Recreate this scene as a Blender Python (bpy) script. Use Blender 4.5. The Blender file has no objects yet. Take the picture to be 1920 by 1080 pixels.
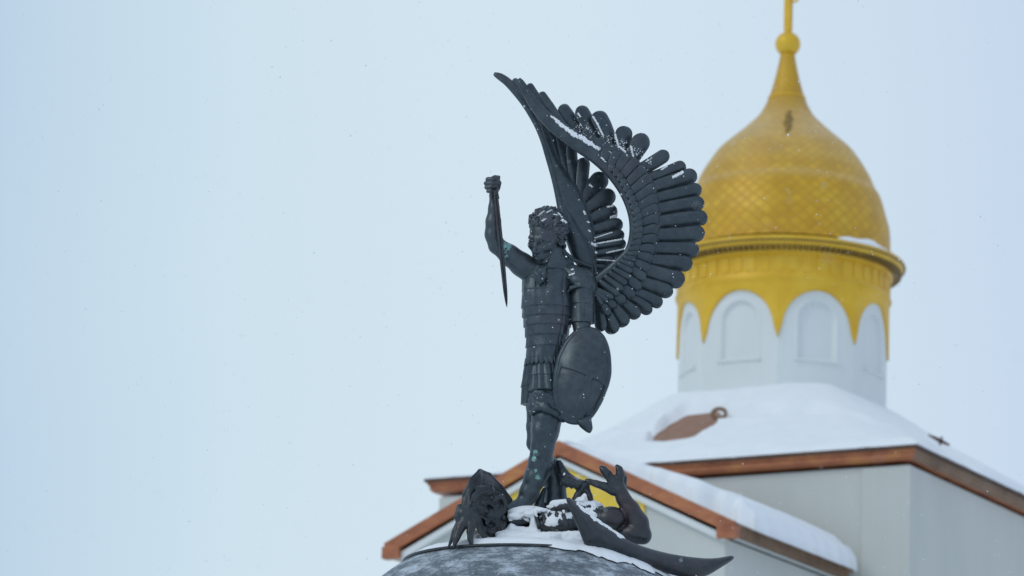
import bpy, math, random
import numpy as np
from mathutils import Vector, Matrix, Euler
from mathutils.bvhtree import BVHTree
from mathutils import noise as mnoise

# ------------------------------------------------------------------ camera, world, sun, exposure
SC = bpy.context.scene
COL = SC.collection
F = 8000.0                      # focal length in pixels of the 1920 px wide photograph
PITCH, ROLL = 0.233, 0.0328
CAM = np.array([0.0, 0.0, 1.6])
ex = np.array([1.0, 0, 0]); fw = np.array([0, math.cos(PITCH), math.sin(PITCH)]); eu = np.array([0, -math.sin(PITCH), math.cos(PITCH)])
cr, sr = math.cos(ROLL), math.sin(ROLL)
RIGHT = cr * ex + sr * eu
UP = -sr * ex + cr * eu
cam_d = bpy.data.cameras.new('camera')
cam = bpy.data.objects.new('camera', cam_d); COL.objects.link(cam)
cam.matrix_world = Matrix(((RIGHT[0], UP[0], -fw[0], CAM[0]), (RIGHT[1], UP[1], -fw[1], CAM[1]), (RIGHT[2], UP[2], -fw[2], CAM[2]), (0, 0, 0, 1)))
cam_d.sensor_width = 36.0
cam_d.lens = F / 1920 * 36
cam_d.clip_start = 0.5; cam_d.clip_end = 6000
cam_d.dof.use_dof = True
cam_d.dof.focus_distance = 43.6
cam_d.dof.aperture_fstop = 1.9
SC.camera = cam
SC.view_settings.view_transform = 'Standard'
SC.view_settings.look = 'None'
SC.view_settings.exposure = 0.0
SC.view_settings.gamma = 1.0
SC.view_settings.use_curve_mapping = False

SUN_EL, SUN_AZ = math.radians(38), math.radians(-125)   # azimuth measured from +Y towards +X
world = bpy.data.worlds.new("World"); SC.world = world
world.use_nodes = True
wn, wl = world.node_tree.nodes, world.node_tree.links
wn.clear()
w_out = wn.new('ShaderNodeOutputWorld'); w_bg = wn.new('ShaderNodeBackground')
w_sky = wn.new('ShaderNodeTexSky'); w_sky.sky_type = 'NISHITA'; w_sky.sun_disc = False
w_sky.sun_elevation = SUN_EL; w_sky.sun_rotation = SUN_AZ; w_sky.air_density = 1.0; w_sky.dust_density = 3.0
w_geo = wn.new('ShaderNodeTexCoord')
w_map = wn.new('ShaderNodeMapping'); w_map.inputs['Scale'].default_value = (1, 1, 1.3)
w_noise = wn.new('ShaderNodeTexNoise'); w_noise.inputs['Scale'].default_value = 5.0; w_noise.inputs['Detail'].default_value = 2.0
w_noise.inputs['Roughness'].default_value = 0.4
w_ramp = wn.new('ShaderNodeValToRGB')
# overcast cloud layer: brightness changes slowly across it
w_sep = wn.new('ShaderNodeSeparateXYZ')
w_ram2 = wn.new('ShaderNodeValToRGB')
wl.new(w_geo.outputs['Generated'], w_map.inputs['Vector']); wl.new(w_map.outputs['Vector'], w_noise.inputs['Vector'])
wl.new(w_geo.outputs['Generated'], w_sep.inputs[0])
w_add = wn.new('ShaderNodeMath'); w_add.operation = 'MULTIPLY_ADD'     # x + (noise) * k
w_add.inputs[1].default_value = 0.05
wl.new(w_noise.outputs['Fac'], w_add.inputs[0]); wl.new(w_sep.outputs['X'], w_add.inputs[2])
w_mr = wn.new('ShaderNodeMapRange'); w_mr.inputs['From Min'].default_value = -0.135; w_mr.inputs['From Max'].default_value = 0.165
w_off = wn.new('ShaderNodeMath'); w_off.operation = 'SUBTRACT'; w_off.inputs[1].default_value = 0.025
wl.new(w_add.outputs[0], w_off.inputs[0]); wl.new(w_off.outputs[0], w_mr.inputs['Value'])
wl.new(w_mr.outputs['Result'], w_ram2.inputs['Fac'])
e = w_ram2.color_ramp.elements
K = 10.0
cols = [(0.0, (0.48, 0.63, 0.785)), (0.10, (0.55, 0.70, 0.83)), (0.25, (0.63, 0.775, 0.87)), (0.48, (0.665, 0.795, 0.89)), (0.74, (0.62, 0.75, 0.87)), (0.9, (0.56, 0.68, 0.85)), (1.0, (0.53, 0.645, 0.83))]
e[0].position, e[0].color = cols[0][0], (*cols[0][1], 1)
e[1].position, e[1].color = cols[-1][0], (*cols[-1][1], 1)
for p_, c_ in cols[1:-1]:
    q_ = e.new(p_); q_.color = (*c_, 1)
w_mul = wn.new('ShaderNodeVectorMath'); w_mul.operation = 'SCALE'; w_mul.inputs['Scale'].default_value = K
wl.new(w_ram2.outputs['Color'], w_mul.inputs[0])
w_mix = wn.new('ShaderNodeMix'); w_mix.data_type = 'RGBA'; w_mix.inputs['Factor'].default_value = 0.97
wl.new(w_sky.outputs['Color'], w_mix.inputs['A']); wl.new(w_mul.outputs['Vector'], w_mix.inputs['B'])
wl.new(w_mix.outputs['Result'], w_bg.inputs['Color'])
w_bg.inputs['Strength'].default_value = 0.1
wl.new(w_bg.outputs[0], w_out.inputs[0])

sun_d = bpy.data.lights.new('sun', 'SUN'); sun_d.energy = 0.6; sun_d.angle = math.radians(25); sun_d.color = (1, 0.96, 0.9)
sun = bpy.data.objects.new('sun', sun_d); COL.objects.link(sun)
sd = Vector((math.sin(SUN_AZ) * math.cos(SUN_EL), math.cos(SUN_AZ) * math.cos(SUN_EL), math.sin(SUN_EL)))
sun.rotation_euler = (-sd).to_track_quat('-Z', 'Y').to_euler()
sun.location = (-20, -20, 40)

# ------------------------------------------------------------------ helpers
def rays(px, py):
    px = np.asarray(px, float); py = np.asarray(py, float)
    return fw + (px[..., None] - 960) / F * RIGHT - (py[..., None] - 540) / F * UP
def at_y(px, py, Y):
    r = rays(px, py); t = (np.asarray(Y, float) - CAM[1]) / r[..., 1]
    return CAM + r * t[..., None]
DS = 43.0; SPX = 0.00546         # distance of the statue, metres per pixel there
def P(a):                        # (px, py, depth) sculpting space -> world
    a = np.asarray(a, float)
    return at_y(a[..., 0], a[..., 1], DS + a[..., 2] * SPX)

def tag(o, label=None, cat=None, group=None, kind=None):
    if label: o['label'] = label
    if cat: o['category'] = cat
    if group: o['group'] = group
    if kind: o['kind'] = kind
    return o
def empty(name, loc, rz=0.0):
    o = bpy.data.objects.new(name, None); COL.objects.link(o)
    o.location = loc; o.rotation_euler = (0, 0, rz); o.empty_display_size = 0.3
    return o
def mesh_obj(name, V, Fc, mat, parent=None, smooth=True, world_space=True, fix=False):
    me = bpy.data.meshes.new(name)
    V = np.asarray(V, float)
    if parent is not None and world_space:
        inv = np.array(parent_mat(parent).inverted())
        V = V @ inv[:3, :3].T + inv[:3, 3]
    me.from_pydata(V.tolist(), [], Fc if isinstance(Fc, list) else Fc.tolist())
    me.validate()
    me.materials.append(mat)
    if smooth: me.polygons.foreach_set('use_smooth', [True] * len(me.polygons))
    if fix:
        import bmesh
        bm = bmesh.new(); bm.from_mesh(me); bmesh.ops.recalc_face_normals(bm, faces=bm.faces); bm.to_mesh(me); bm.free()
    me.update()
    o = bpy.data.objects.new(name, me); COL.objects.link(o)
    if parent is not None: o.parent = parent
    return o
def parent_mat(p):
    m = Matrix.Translation(p.location) @ p.rotation_euler.to_matrix().to_4x4()
    return parent_mat(p.parent) @ m if p.parent else m
def joinm(parts):
    V, Fc, n = [], [], 0
    for v, f in parts:
        v = np.asarray(v, float); V.append(v)
        Fc += [tuple(int(i) + n for i in q) for q in f]; n += len(v)
    return np.concatenate(V), Fc
def box(x0, x1, y0, y1, z0, z1):
    V = [(x, y, z) for z in (z0, z1) for y in (y0, y1) for x in (x0, x1)]
    return np.array(V, float), [(0, 2, 3, 1), (4, 5, 7, 6), (0, 1, 5, 4), (2, 6, 7, 3), (0, 4, 6, 2), (1, 3, 7, 5)]
def grid_faces(n, m, wrap=False, base=0):
    out = []
    for i in range(n - 1):
        for j in range(m if wrap else m - 1):
            a = i * m + j; b = i * m + (j + 1) % m
            out.append((base + a, base + b, base + b + m, base + a + m))
    return out
def revolve(prof, n=96, flip=False):
    V = []; 
    for r, z in prof:
        for k in range(n):
            t = 2 * math.pi * k / n; V.append((r * math.cos(t), r * math.sin(t), z))
    return np.array(V), grid_faces(len(prof), n, True)
def tube(pts, rads, n=10, caps=True):
    pts = [Vector(p) for p in pts]; V = []
    up = None
    for i, p in enumerate(pts):
        t = (pts[min(i + 1, len(pts) - 1)] - pts[max(i - 1, 0)]).normalized()
        if up is None: up = t.orthogonal().normalized()
        up = (up - t * up.dot(t)).normalized(); s = t.cross(up)
        r = rads[i] if hasattr(rads, '__len__') else rads
        for k in range(n):
            a = 2 * math.pi * k / n; V.append(p + (up * math.cos(a) + s * math.sin(a)) * r)
    Fc = grid_faces(len(pts), n, True)
    if caps:
        Fc.append(tuple(range(n))[::-1]); m = (len(pts) - 1) * n; Fc.append(tuple(range(m, m + n)))
    return np.array([tuple(v) for v in V]), Fc
def prism(poly, h0, h1, axis=1):
    """poly in two coordinates, extruded along the third (axis)"""
    n = len(poly); V = []
    for h in (h0, h1):
        for a, b in poly:
            c = [a, b]; c.insert(axis, h); V.append(c)
    Fc = [tuple(range(n)), tuple(range(2 * n - 1, n - 1, -1))]
    for i in range(n):
        j = (i + 1) % n; Fc.append((i, i + n, j + n, j))
    return np.array(V, float), Fc
def spline(pts, n):
    """Catmull-Rom through rows of pts, n samples"""
    p = np.asarray(pts, float); k = len(p)
    q = np.vstack([2 * p[0] - p[1], p, 2 * p[-1] - p[-2]])
    d = np.r_[0, np.cumsum(np.linalg.norm(np.diff(p[:, :2], axis=0), axis=1))]
    s = np.linspace(0, d[-1], n); out = []
    for x in s:
        i = min(np.searchsorted(d, x, 'right') - 1, k - 2); t = (x - d[i]) / (d[i + 1] - d[i] + 1e-9)
        a, b, c, e_ = q[i], q[i + 1], q[i + 2], q[i + 3]
        out.append(.5 * ((2 * b) + (-a + c) * t + (2 * a - 5 * b + 4 * c - e_) * t * t + (-a + 3 * b - 3 * c + e_) * t ** 3))
    return np.array(out)

# ------------------------------------------------------------------ materials
def new_mat(name):
    m = bpy.data.materials.new(name); m.use_nodes = True
    nt = m.node_tree; b = nt.nodes['Principled BSDF']
    return m, nt, nt.nodes, nt.links, b
def noise_node(nt, scale, detail=4, rough=.55, coord='Object', stretch=None):
    tc = nt.nodes.new('ShaderNodeTexCoord'); n = nt.nodes.new('ShaderNodeTexNoise')
    n.inputs['Scale'].default_value = scale; n.inputs['Detail'].default_value = detail; n.inputs['Roughness'].default_value = rough
    if stretch:
        mp = nt.nodes.new('ShaderNodeMapping'); mp.inputs['Scale'].default_value = stretch
        nt.links.new(tc.outputs[coord], mp.inputs['Vector']); nt.links.new(mp.outputs['Vector'], n.inputs['Vector'])
    else: nt.links.new(tc.outputs[coord], n.inputs['Vector'])
    return n
def ramp(nt, src, stops):
    r = nt.nodes.new('ShaderNodeValToRGB'); e = r.color_ramp.elements
    e[0].position, e[0].color = stops[0][0], (*stops[0][1], 1)
    e[1].position, e[1].color = stops[-1][0], (*stops[-1][1], 1)
    for p_, c_ in stops[1:-1]:
        q = e.new(p_); q.color = (*c_, 1)
    nt.links.new(src, r.inputs['Fac']); return r
def bump(nt, src, strength, dist, bsdf, prev=None):
    b = nt.nodes.new('ShaderNodeBump'); b.inputs['Strength'].default_value = strength; b.inputs['Distance'].default_value = dist
    nt.links.new(src, b.inputs['Height'])
    if prev: nt.links.new(prev.outputs[0], b.inputs['Normal'])
    nt.links.new(b.outputs[0], bsdf.inputs['Normal']); return b
def mixc(nt, fac, A, B):
    m = nt.nodes.new('ShaderNodeMix'); m.data_type = 'RGBA'
    if hasattr(fac, 'links'): nt.links.new(fac, m.inputs['Factor'])
    else: m.inputs['Factor'].default_value = fac
    for s, k in ((A, 'A'), (B, 'B')):
        if isinstance(s, tuple): m.inputs[k].default_value = (*s, 1)
        else: nt.links.new(s, m.inputs[k])
    return m.outputs['Result']

def bronze_material(name, base_a, base_b, base_c, patina_pts=()):
    m, nt, N, L, b = new_mat(name)
    n1 = noise_node(nt, 1.6, 5, .6); r1 = ramp(nt, n1.outputs['Fac'], [(0.35, base_a), (0.54, base_b), (0.72, base_c)])
    n2 = noise_node(nt, 14, 5, .65); r2 = ramp(nt, n2.outputs['Fac'], [(0.35, (.78, .78, .78)), (0.7, (1.16, 1.16, 1.16))])
    mul = N.new('ShaderNodeMix'); mul.data_type = 'RGBA'; mul.blend_type = 'MULTIPLY'; mul.inputs['Factor'].default_value = 1
    L.new(r1.outputs['Color'], mul.inputs['A']); L.new(r2.outputs['Color'], mul.inputs['B'])
    col = mul.outputs['Result']
    # verdigris where water has run: patches with a place of their own
    if len(patina_pts):
        geo = N.new('ShaderNodeNewGeometry'); prev = None
        nn = noise_node(nt, 30, 3, .6)
        for p_, rad in patina_pts:
            d = N.new('ShaderNodeVectorMath'); d.operation = 'DISTANCE'; d.inputs[1].default_value = tuple(p_)
            L.new(geo.outputs['Position'], d.inputs[0])
            mr = N.new('ShaderNodeMapRange'); mr.inputs['From Min'].default_value = 0; mr.inputs['From Max'].default_value = rad
            mr.inputs['To Min'].default_value = 1; mr.inputs['To Max'].default_value = 0
            L.new(d.outputs['Value'], mr.inputs['Value'])
            if prev is None: prev = mr.outputs['Result']
            else:
                mx = N.new('ShaderNodeMath'); mx.operation = 'MAXIMUM'; L.new(prev, mx.inputs[0]); L.new(mr.outputs['Result'], mx.inputs[1]); prev = mx.outputs[0]
        mm = N.new('ShaderNodeMath'); mm.operation = 'MULTIPLY'; L.new(prev, mm.inputs[0]); L.new(nn.outputs['Fac'], mm.inputs[1])
        rr = ramp(nt, mm.outputs[0], [(0.28, (0, 0, 0)), (0.34, (1, 1, 1))])
        col = mixc(nt, rr.outputs['Color'], col, (.20, .38, .35))
    L.new(col, b.inputs['Base Color'])
    b.inputs['Metallic'].default_value = 0.6
    rr = ramp(nt, n2.outputs['Fac'], [(0.3, (.28, .28, .28)), (0.7, (.46, .46, .46))]); L.new(rr.outputs['Color'], b.inputs['Roughness'])
    n3 = noise_node(nt, 55, 3, .6)
    b1 = bump(nt, n2.outputs['Fac'], .22, .010, b); bump(nt, n3.outputs['Fac'], .12, .003, b, b1)
    return m
PAT = [(P((1004, 848, -84)), .07), (P((1001, 860, -84)), .068), (P((1005, 884, -82)), .07), (P((1008, 894, -82)), .078), (P((951, 462, -76)), .13), (P((948, 480, -76)), .10), (P((1198, 591, -35)), .09)]
BR = bronze_material('dark_bronze', (.050, .068, .080), (.070, .090, .101), (.080, .076, .090), PAT)
BR2 = bronze_material('blackened_bronze', (.034, .042, .048), (.056, .064, .070), (.070, .050, .054))
def snow_material():
    m, nt, N, L, b = new_mat('snow')
    n = noise_node(nt, 3, 5, .6); r = ramp(nt, n.outputs['Fac'], [(.3, (.83, .85, .865)), (.7, (.88, .89, .895))])
    L.new(r.outputs['Color'], b.inputs['Base Color']); b.inputs['Roughness'].default_value = .85
    b.inputs['Specular IOR Level'].default_value = .2
    n2 = noise_node(nt, 40, 4, .6); b1 = bump(nt, n2.outputs['Fac'], .5, .01, b); bump(nt, n.outputs['Fac'], .3, .08, b, b1)
    return m
SNOW = snow_material()
def gold_material(tiles):
    m, nt, N, L, b = new_mat('gold_tiles' if tiles else 'gold_leaf')
    n = noise_node(nt, 1.2, 5, .6); r = ramp(nt, n.outputs['Fac'], [(.3, (.55, .29, .009)), (.5, (.64, .35, .012)), (.72, (.69, .41, .025))] if tiles else [(.3, (.66, .365, .012)), (.5, (.76, .445, .018)), (.72, (.80, .51, .045))])
    col = r.outputs['Color']
    if tiles:
        uv = N.new('ShaderNodeUVMap'); sep = N.new('ShaderNodeSeparateXYZ'); L.new(uv.outputs[0], sep.inputs[0])
        def ma(op, a, c):
            x = N.new('ShaderNodeMath'); x.operation = op
            for i, s in enumerate((a, c)):
                if s is None: continue
                if isinstance(s, (int, float)): x.inputs[i].default_value = s
                else: L.new(s, x.inputs[i])
            return x.outputs[0]
        s_ = ma('ADD', sep.outputs['X'], sep.outputs['Y']); d_ = ma('SUBTRACT', sep.outputs['X'], sep.outputs['Y'])
        fs = ma('FRACT', s_, None); fd = ma('FRACT', d_, None)
        tone = N.new('ShaderNodeTexWhiteNoise'); cb = N.new('ShaderNodeCombineXYZ')
        L.new(ma('FLOOR', s_, None), cb.inputs[0]); L.new(ma('FLOOR', d_, None), cb.inputs[1]); L.new(cb.outputs[0], tone.inputs['Vector'])
        tr = ramp(nt, tone.outputs['Value'], [(0, (.88, .86, .8)), (1, (1.05, 1.07, 1.15))])
        mu = N.new('ShaderNodeMix'); mu.data_type = 'RGBA'; mu.blend_type = 'MULTIPLY'; mu.inputs['Factor'].default_value = 1
        L.new(col, mu.inputs['A']); L.new(tr.outputs['Color'], mu.inputs['B']); col = mu.outputs['Result']
        edge = ma('MINIMUM', ma('MINIMUM', fs, ma('SUBTRACT', 1.0, fs)), ma('MINIMUM', fd, ma('SUBTRACT', 1.0, fd)))
        er = ramp(nt, edge, [(0, (0, 0, 0)), (.14, (1, 1, 1))])
        col = mixc(nt, er.outputs['Color'], (.50, .27, .012), col)
        bump(nt, er.outputs['Color'], .3, .02, b)
        # paler tone on the upper shoulder of the dome, stronger where it faces up
        geo = N.new('ShaderNodeNewGeometry'); gs = N.new('ShaderNodeSeparateXYZ'); L.new(geo.outputs['Normal'], gs.inputs[0])
        nz = noise_node(nt, 6, 4, .7)
        rm = ma('MULTIPLY', ma('SUBTRACT', gs.outputs['Z'], .30), .65)
        rm = ma('MULTIPLY', rm, nz.outputs['Fac'])
        rmm = N.new('ShaderNodeClamp'); L.new(rm, rmm.inputs[0])
        col = mixc(nt, rmm.outputs[0], col, (.75, .74, .68))
    L.new(col, b.inputs['Base Color'])
    b.inputs['Metallic'].default_value = .12; b.inputs['Roughness'].default_value = .42
    return m
GOLD, GOLDT = gold_material(False), gold_material(True)
def simple(name, stops, rough=.7, scale=2.0, metal=0.0, bs=.3, bd=.02, stretch=None):
    m, nt, N, L, b = new_mat(name)
    n = noise_node(nt, scale, 6, .62, stretch=stretch); r = ramp(nt, n.outputs['Fac'], stops); L.new(r.outputs['Color'], b.inputs['Base Color'])
    b.inputs['Roughness'].default_value = rough; b.inputs['Metallic'].default_value = metal
    n2 = noise_node(nt, scale * 9, 4, .6); bump(nt, n2.outputs['Fac'], bs, bd, b)
    return m
PLASTER = simple('grey_plaster', [(.3, (.52, .54, .50)), (.5, (.56, .57, .53)), (.7, (.59, .60, .56))], .85, .5, stretch=(1, 1, .35))
WHITEWALL = simple('white_wall', [(.3, (.68, .71, .69)), (.7, (.75, .77, .75))], .8, .8, stretch=(1, 1, .3))
COPPER = simple('copper_fascia', [(.25, (.17, .060, .030)), (.40, (.33, .110, .050)), (.56, (.43, .155, .068)), (.72, (.52, .24, .055))], .45, 1.6, .25, stretch=(1, 1, 2))
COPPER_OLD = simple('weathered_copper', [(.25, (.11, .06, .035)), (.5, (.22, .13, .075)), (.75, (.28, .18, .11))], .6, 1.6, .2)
GUTTER = simple('dark_gutter', [(.3, (.05, .028, .02)), (.7, (.09, .045, .03))], .6, 2)
YELLOW = simple('yellow_panel', [(.3, (.70, .46, .035)), (.55, (.78, .54, .05)), (.75, (.80, .60, .14))], .5, 1.5)
BROWNROOF = simple('brown_roof', [(.3, (.26, .135, .085)), (.7, (.34, .19, .13))], .7, 3)
def stone_material():
    m, nt, N, L, b = new_mat('frosted_granite')
    n = noise_node(nt, 30, 6, .7); r = ramp(nt, n.outputs['Fac'], [(.3, (.06, .075, .09)), (.5, (.12, .145, .165)), (.7, (.22, .245, .265))])
    n2 = noise_node(nt, 3.4, 10, .8, stretch=(1, 1, 2.6)); r2 = ramp(nt, n2.outputs['Fac'], [(.47, (0, 0, 0)), (.62, (.85, .85, .85))])
    c = mixc(nt, r2.outputs['Color'], r.outputs['Color'], (.60, .66, .72))
    L.new(c, b.inputs['Base Color']); b.inputs['Roughness'].default_value = .6
    bump(nt, n2.outputs['Fac'], .5, .02, b)
    return m
STONE = stone_material()
# ------------------------------------------------------------------ ground
gv, gf = [], []
R_ = [0, 20, 60, 120, 300, 800, 2500, 5000]
V, Fc = revolve([(max(r, .01), 0.0) for r in R_], 48); mesh_obj('ground', V, [q[::-1] for q in Fc], SNOW, smooth=False, fix=False); bpy.data.objects['ground']['kind'] = 'structure'

# ------------------------------------------------------------------ church
AZ = 0.5055
CX, CY = 6.28, 96.03
church = empty('church', (CX, CY, 0), -AZ)
tag(church, 'white church with a golden onion dome on a scalloped drum and snow covered roofs', 'church')
def ch(name, vf, mat, parent=None, smooth=False, fix=True):
    V, Fc = vf
    return mesh_obj(name, V, Fc, mat, parent or church, smooth, world_space=False, fix=fix)
S = 5.91; ZE = 19.356
MPX = 99.0 / F                    # metres per pixel at the drum
def zf(py, R=0.0): return float(at_y(1474, py, CY - R)[2])
# main block walls with corner pilasters
WI = .26
o = ch('wall', box(-S + WI, S - WI, -S + WI, S - WI, 0, ZE - .33), PLASTER)
parts = []
for sx in (-1, 1):
    for sy in (-1, 1):
        cx_, cy_ = sx * (S - WI - .55 + .05), sy * (S - WI - .55 + .05)
        parts.append(box(cx_ - .55, cx_ + .55, cy_ - .55, cy_ + .55, 0, ZE - .36))
ch('corner_pilaster', joinm(parts), PLASTER)
def ring_profile(half, prof, zc):
    V = []
    for o_, dz in prof:
        h = half + o_
        V += [(-h, -h, zc + dz), (h, -h, zc + dz), (h, h, zc + dz), (-h, h, zc + dz)]
    Fc = grid_faces(len(prof), 4, True)
    return np.array(V), Fc
ch('fascia', ring_profile(S, [(-.9, .0), (0.0, .0), (0.0, -.09), (-.04, -.12), (-.05, -.20), (-.10, -.26), (-.9, -.265)], ZE), COPPER)
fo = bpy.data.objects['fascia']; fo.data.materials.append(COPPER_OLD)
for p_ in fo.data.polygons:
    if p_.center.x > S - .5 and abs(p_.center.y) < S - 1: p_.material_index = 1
ch('gutter', ring_profile(S, [(-.5, .012), (.05, .012), (.06, -.05), (.01, -.055)], ZE + .02), GUTTER)
# main roof: four slopes up to the drum, a little bell-cast
ZD = 21.52
def roof_h(u, v):
    r = np.maximum(np.abs(u), np.abs(v)); r8 = (np.abs(u) ** 8 + np.abs(v) ** 8) ** .125
    r = .35 * np.hypot(u, v) + .65 * r8
    t = np.clip((S + .02 - r) / (S - 2.2), 0, 1)
    return ZE + (ZD - ZE) * (t ** 1.12)
n = 61; g = np.linspace(-S, S, n); U, Vv = np.meshgrid(g, g, indexing='ij')
H = roof_h(U, Vv) + .03
ch('roof', (np.stack([U, Vv, H], -1).reshape(-1, 3), grid_faces(n, n)), BROWNROOF, smooth=True)
inv_ch = np.array(parent_mat(church).inverted())
def to_local(p): return inv_ch[:3, :3] @ np.asarray(p) + inv_ch[:3, 3]
def hit_roof(px, py):
    r = rays(px, py); best = None
    for Y in np.arange(84, 104, .02):
        p = to_local(CAM + r * Y / r[1])
        if abs(p[0]) < S and abs(p[1]) < S and p[2] < roof_h(p[0], p[1]) + .2: return p
    return to_local(CAM + r * 92 / r[1])
def vnoise(u, v, sc, seed=0.0):
    f = np.vectorize(lambda a, b: mnoise.noise(Vector((a * sc + seed, b * sc, seed))))
    return f(u, v)
# snow blanket over the main roof, bare where it slid off round a ring bolt
pa, pb = hit_roof(1245, 802), hit_roof(1335, 786)
n = 181; g = np.linspace(-S - .05, S + .05, n); U, Vv = np.meshgrid(g, g, indexing='ij')
edge = np.minimum(S + .05 - np.abs(U), S + .05 - np.abs(Vv))
T = .24 * np.clip(edge / .35, 0, 1) ** .5 + .10 * vnoise(U, Vv, .5, 3.1) * np.clip(edge / .6, 0, 1) + .025 * vnoise(U, Vv, 2.2, 7.0)
T += .05 * np.exp(-(((np.hypot(U, Vv) - 2.9) / .9) ** 2))
ab = (pb - pa)[:2]; L_ = np.hypot(*ab)
tt = ((U - pa[0]) * ab[0] + (Vv - pa[1]) * ab[1]) / L_ ** 2
dd = np.abs((U - pa[0]) * ab[1] - (Vv - pa[1]) * ab[0]) / L_
dd = dd + .25 * vnoise(U, Vv, 1.6, 1.0) * .5
wv = (.98 + .25 * vnoise(U, Vv, 2.5, 6.0)) * np.sqrt(np.clip(1 - (2 * (tt - .5) / 1.4) ** 2, 0, 1))
mask = np.clip((dd - wv) / .35, 0, 1) ** .8
T = T * (1 - .5 * np.clip((-U - 2.5) / 2, 0, 1) * (Vv < 0)) * mask - .04 * (1 - mask)
T = np.maximum(T, -.06)
top = np.stack([U, Vv, roof_h(U, Vv) + T + .03], -1).reshape(-1, 3)
rs = mesh_obj('roof_snow', (np.array(parent_mat(church))[:3, :3] @ top.T).T + np.array([CX, CY, 0]), grid_faces(n, n), SNOW)
tag(rs, 'thick smooth snow blanket on the wide roof below the golden dome', 'snow', kind='stuff')
# ring bolt on the bare patch
rp = hit_roof(1350, 782)
th = np.linspace(0, 2 * math.pi, 25)[:-1]
ringp = [(rp[0] + .15 * math.cos(t), rp[1] - .05 + .03 * math.cos(t), rp[2] + .07 + .11 * math.sin(t)) for t in th]
V, Fc = tube(ringp + ringp[:1], .045, 8, False); ch('roof_ring', (V, Fc), COPPER_OLD, smooth=True)
# ---- porch
PO, PV, PW = .37, -S - 5.566, 4.025
ZP, ZR = 16.855, 18.76
k = (ZR - ZP) / PW
wi = .28
pw = PW - wi; zw = ZP - .30
poly = [(PO - pw, 0), (PO + pw, 0), (PO + pw, zw + .0), (PO + pw, ZP - .42 + k * wi), (PO, ZR - .42), (PO - pw, ZP - .42 + k * wi)]
ch('porch_wall', prism(poly, PV + .22, -S + WI - .02, 1), PLASTER)
# roof plates
for sgn in (-1, 1):
    e0, e1 = (PO + sgn * PW, ZP), (PO, ZR)
    t = .07
    pl = [e0, e1, (e1[0], e1[1] - t), (e0[0], e0[1] - t)]
    ch('porch_roof', prism(pl, PV + .10, -S + .5, 1), BROWNROOF)
    rk = [(e0[0] + sgn * .02, e0[1] + .02), (PO, ZR + .03), (PO, ZR - .27), (e0[0] - sgn * .02, e0[1] - .24 )]
    ch('rake_board', prism(rk, PV, PV + .10, 1), COPPER)
    rk = [(e0[0] - sgn * .1, e0[1] -.29 ), (PO, ZR - .325), (PO, ZR - .44), (e0[0] - sgn * .1 - sgn * .25, e0[1] - .325)]
    ch('gable_trim', prism(rk, PV + .08, PV + .216, 1), WHITEWALL)
    x0, x1 = sorted((e0[0] - sgn * .10, e0[0] + sgn * .03))
    ch('eave_board', box(x0, x1, PV + .102, -S - .02, ZP - .26, ZP - .0), COPPER if sgn < 0 else COPPER_OLD)
    x0, x1 = sorted((e0[0] - sgn * .36, e0[0] + sgn * .05))
    ch('eave_return', box(x0, x1, PV - .03, PV + .2, ZP - .31, ZP - .06), COPPER)
    x0, x1 = sorted((e0[0] - sgn * .30, e0[0] - sgn * .10))
    ch('soffit', box(x0, x1, PV + .225, -S - .03, ZP - .24, ZP - .20), WHITEWALL)
# yellow gable panel, a field cut back behind the trim
hw = 1.93
pan = [(PO - hw, ZR - 2.0), (PO + hw, ZR - 2.0), (PO + hw, ZR - .47 - k * hw), (PO, ZR - .47), (PO - hw, ZR - .47 - k * hw)]
ch('gable_panel', prism(pan, PV + .17, PV + .24, 1), YELLOW)
# snow on the porch slopes
for sgn, T0, v0, v1 in ((1, .52, PV + .35, -S - .12), (-1, .10, PV + .2, -S - .1)):
    nu, nv = 70, 90
    a = np.linspace(0, 1, nu); b_ = np.linspace(0, 1, nv); A, B = np.meshgrid(a, b_, indexing='ij')
    front = v0 + (.10 + .55 * A) * (vnoise(A * 8, A * 0, 1.4, 5.0) + .15) * (1 if sgn > 0 else 0)
    vv = front + (v1 - front) * B
    low = 1.0 + (.07 if sgn > 0 else 0) + .02 * vnoise(B * 8, B * 0, 1.5, 2.0)
    s_ = A * low
    ed = np.minimum(np.minimum(B * (v1 - v0) / .30, (1 - B) * (v1 - v0) / .30), (1 - A) * PW / .35)
    th_ = T0 * np.clip(ed, 0, 1) ** .45 * (1 + .13 * vnoise(A * 3, B * 3, 1.0, 9.0)) * (.12 + .88 * np.clip(A * 1.5, 0, 1) if sgn > 0 else 1)
    base = np.stack([PO + sgn * s_ * PW, vv, ZR - k * PW * s_ + .012], -1)
    topp = base + np.stack([0 * A, 0 * A, th_], -1)
    topp[:, :, 0] += sgn * .10 * np.clip(th_ / max(T0, .01), 0, 1) * (A > .95)
    allv = np.concatenate([topp.reshape(-1, 3), base.reshape(-1, 3)])
    fc = grid_faces(nu, nv) + [q[::-1] for q in grid_faces(nu, nv, base=nu * nv)]
    m_ = nu * nv; brd = [i * nv for i in range(nu)] + [(nu - 1) * nv + j for j in range(1, nv)] + [i * nv + nv - 1 for i in range(nu - 2, -1, -1)] + [j for j in range(nv - 2, 0, -1)]
    for i in range(len(brd)):
        p_, q_ = brd[i], brd[(i + 1) % len(brd)]; fc.append((p_, q_, q_ + m_, p_ + m_))
    wv_ = (np.array(parent_mat(church))[:3, :3] @ allv.T).T + np.array([CX, CY, 0])
    o = mesh_obj('porch_snow', wv_, fc, SNOW, fix=True)
    tag(o, 'thick snow slab overhanging the right slope of the gabled porch roof' if sgn > 0 else 'thin snow strip along the left slope of the gabled porch roof', 'snow', kind='stuff')
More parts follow.
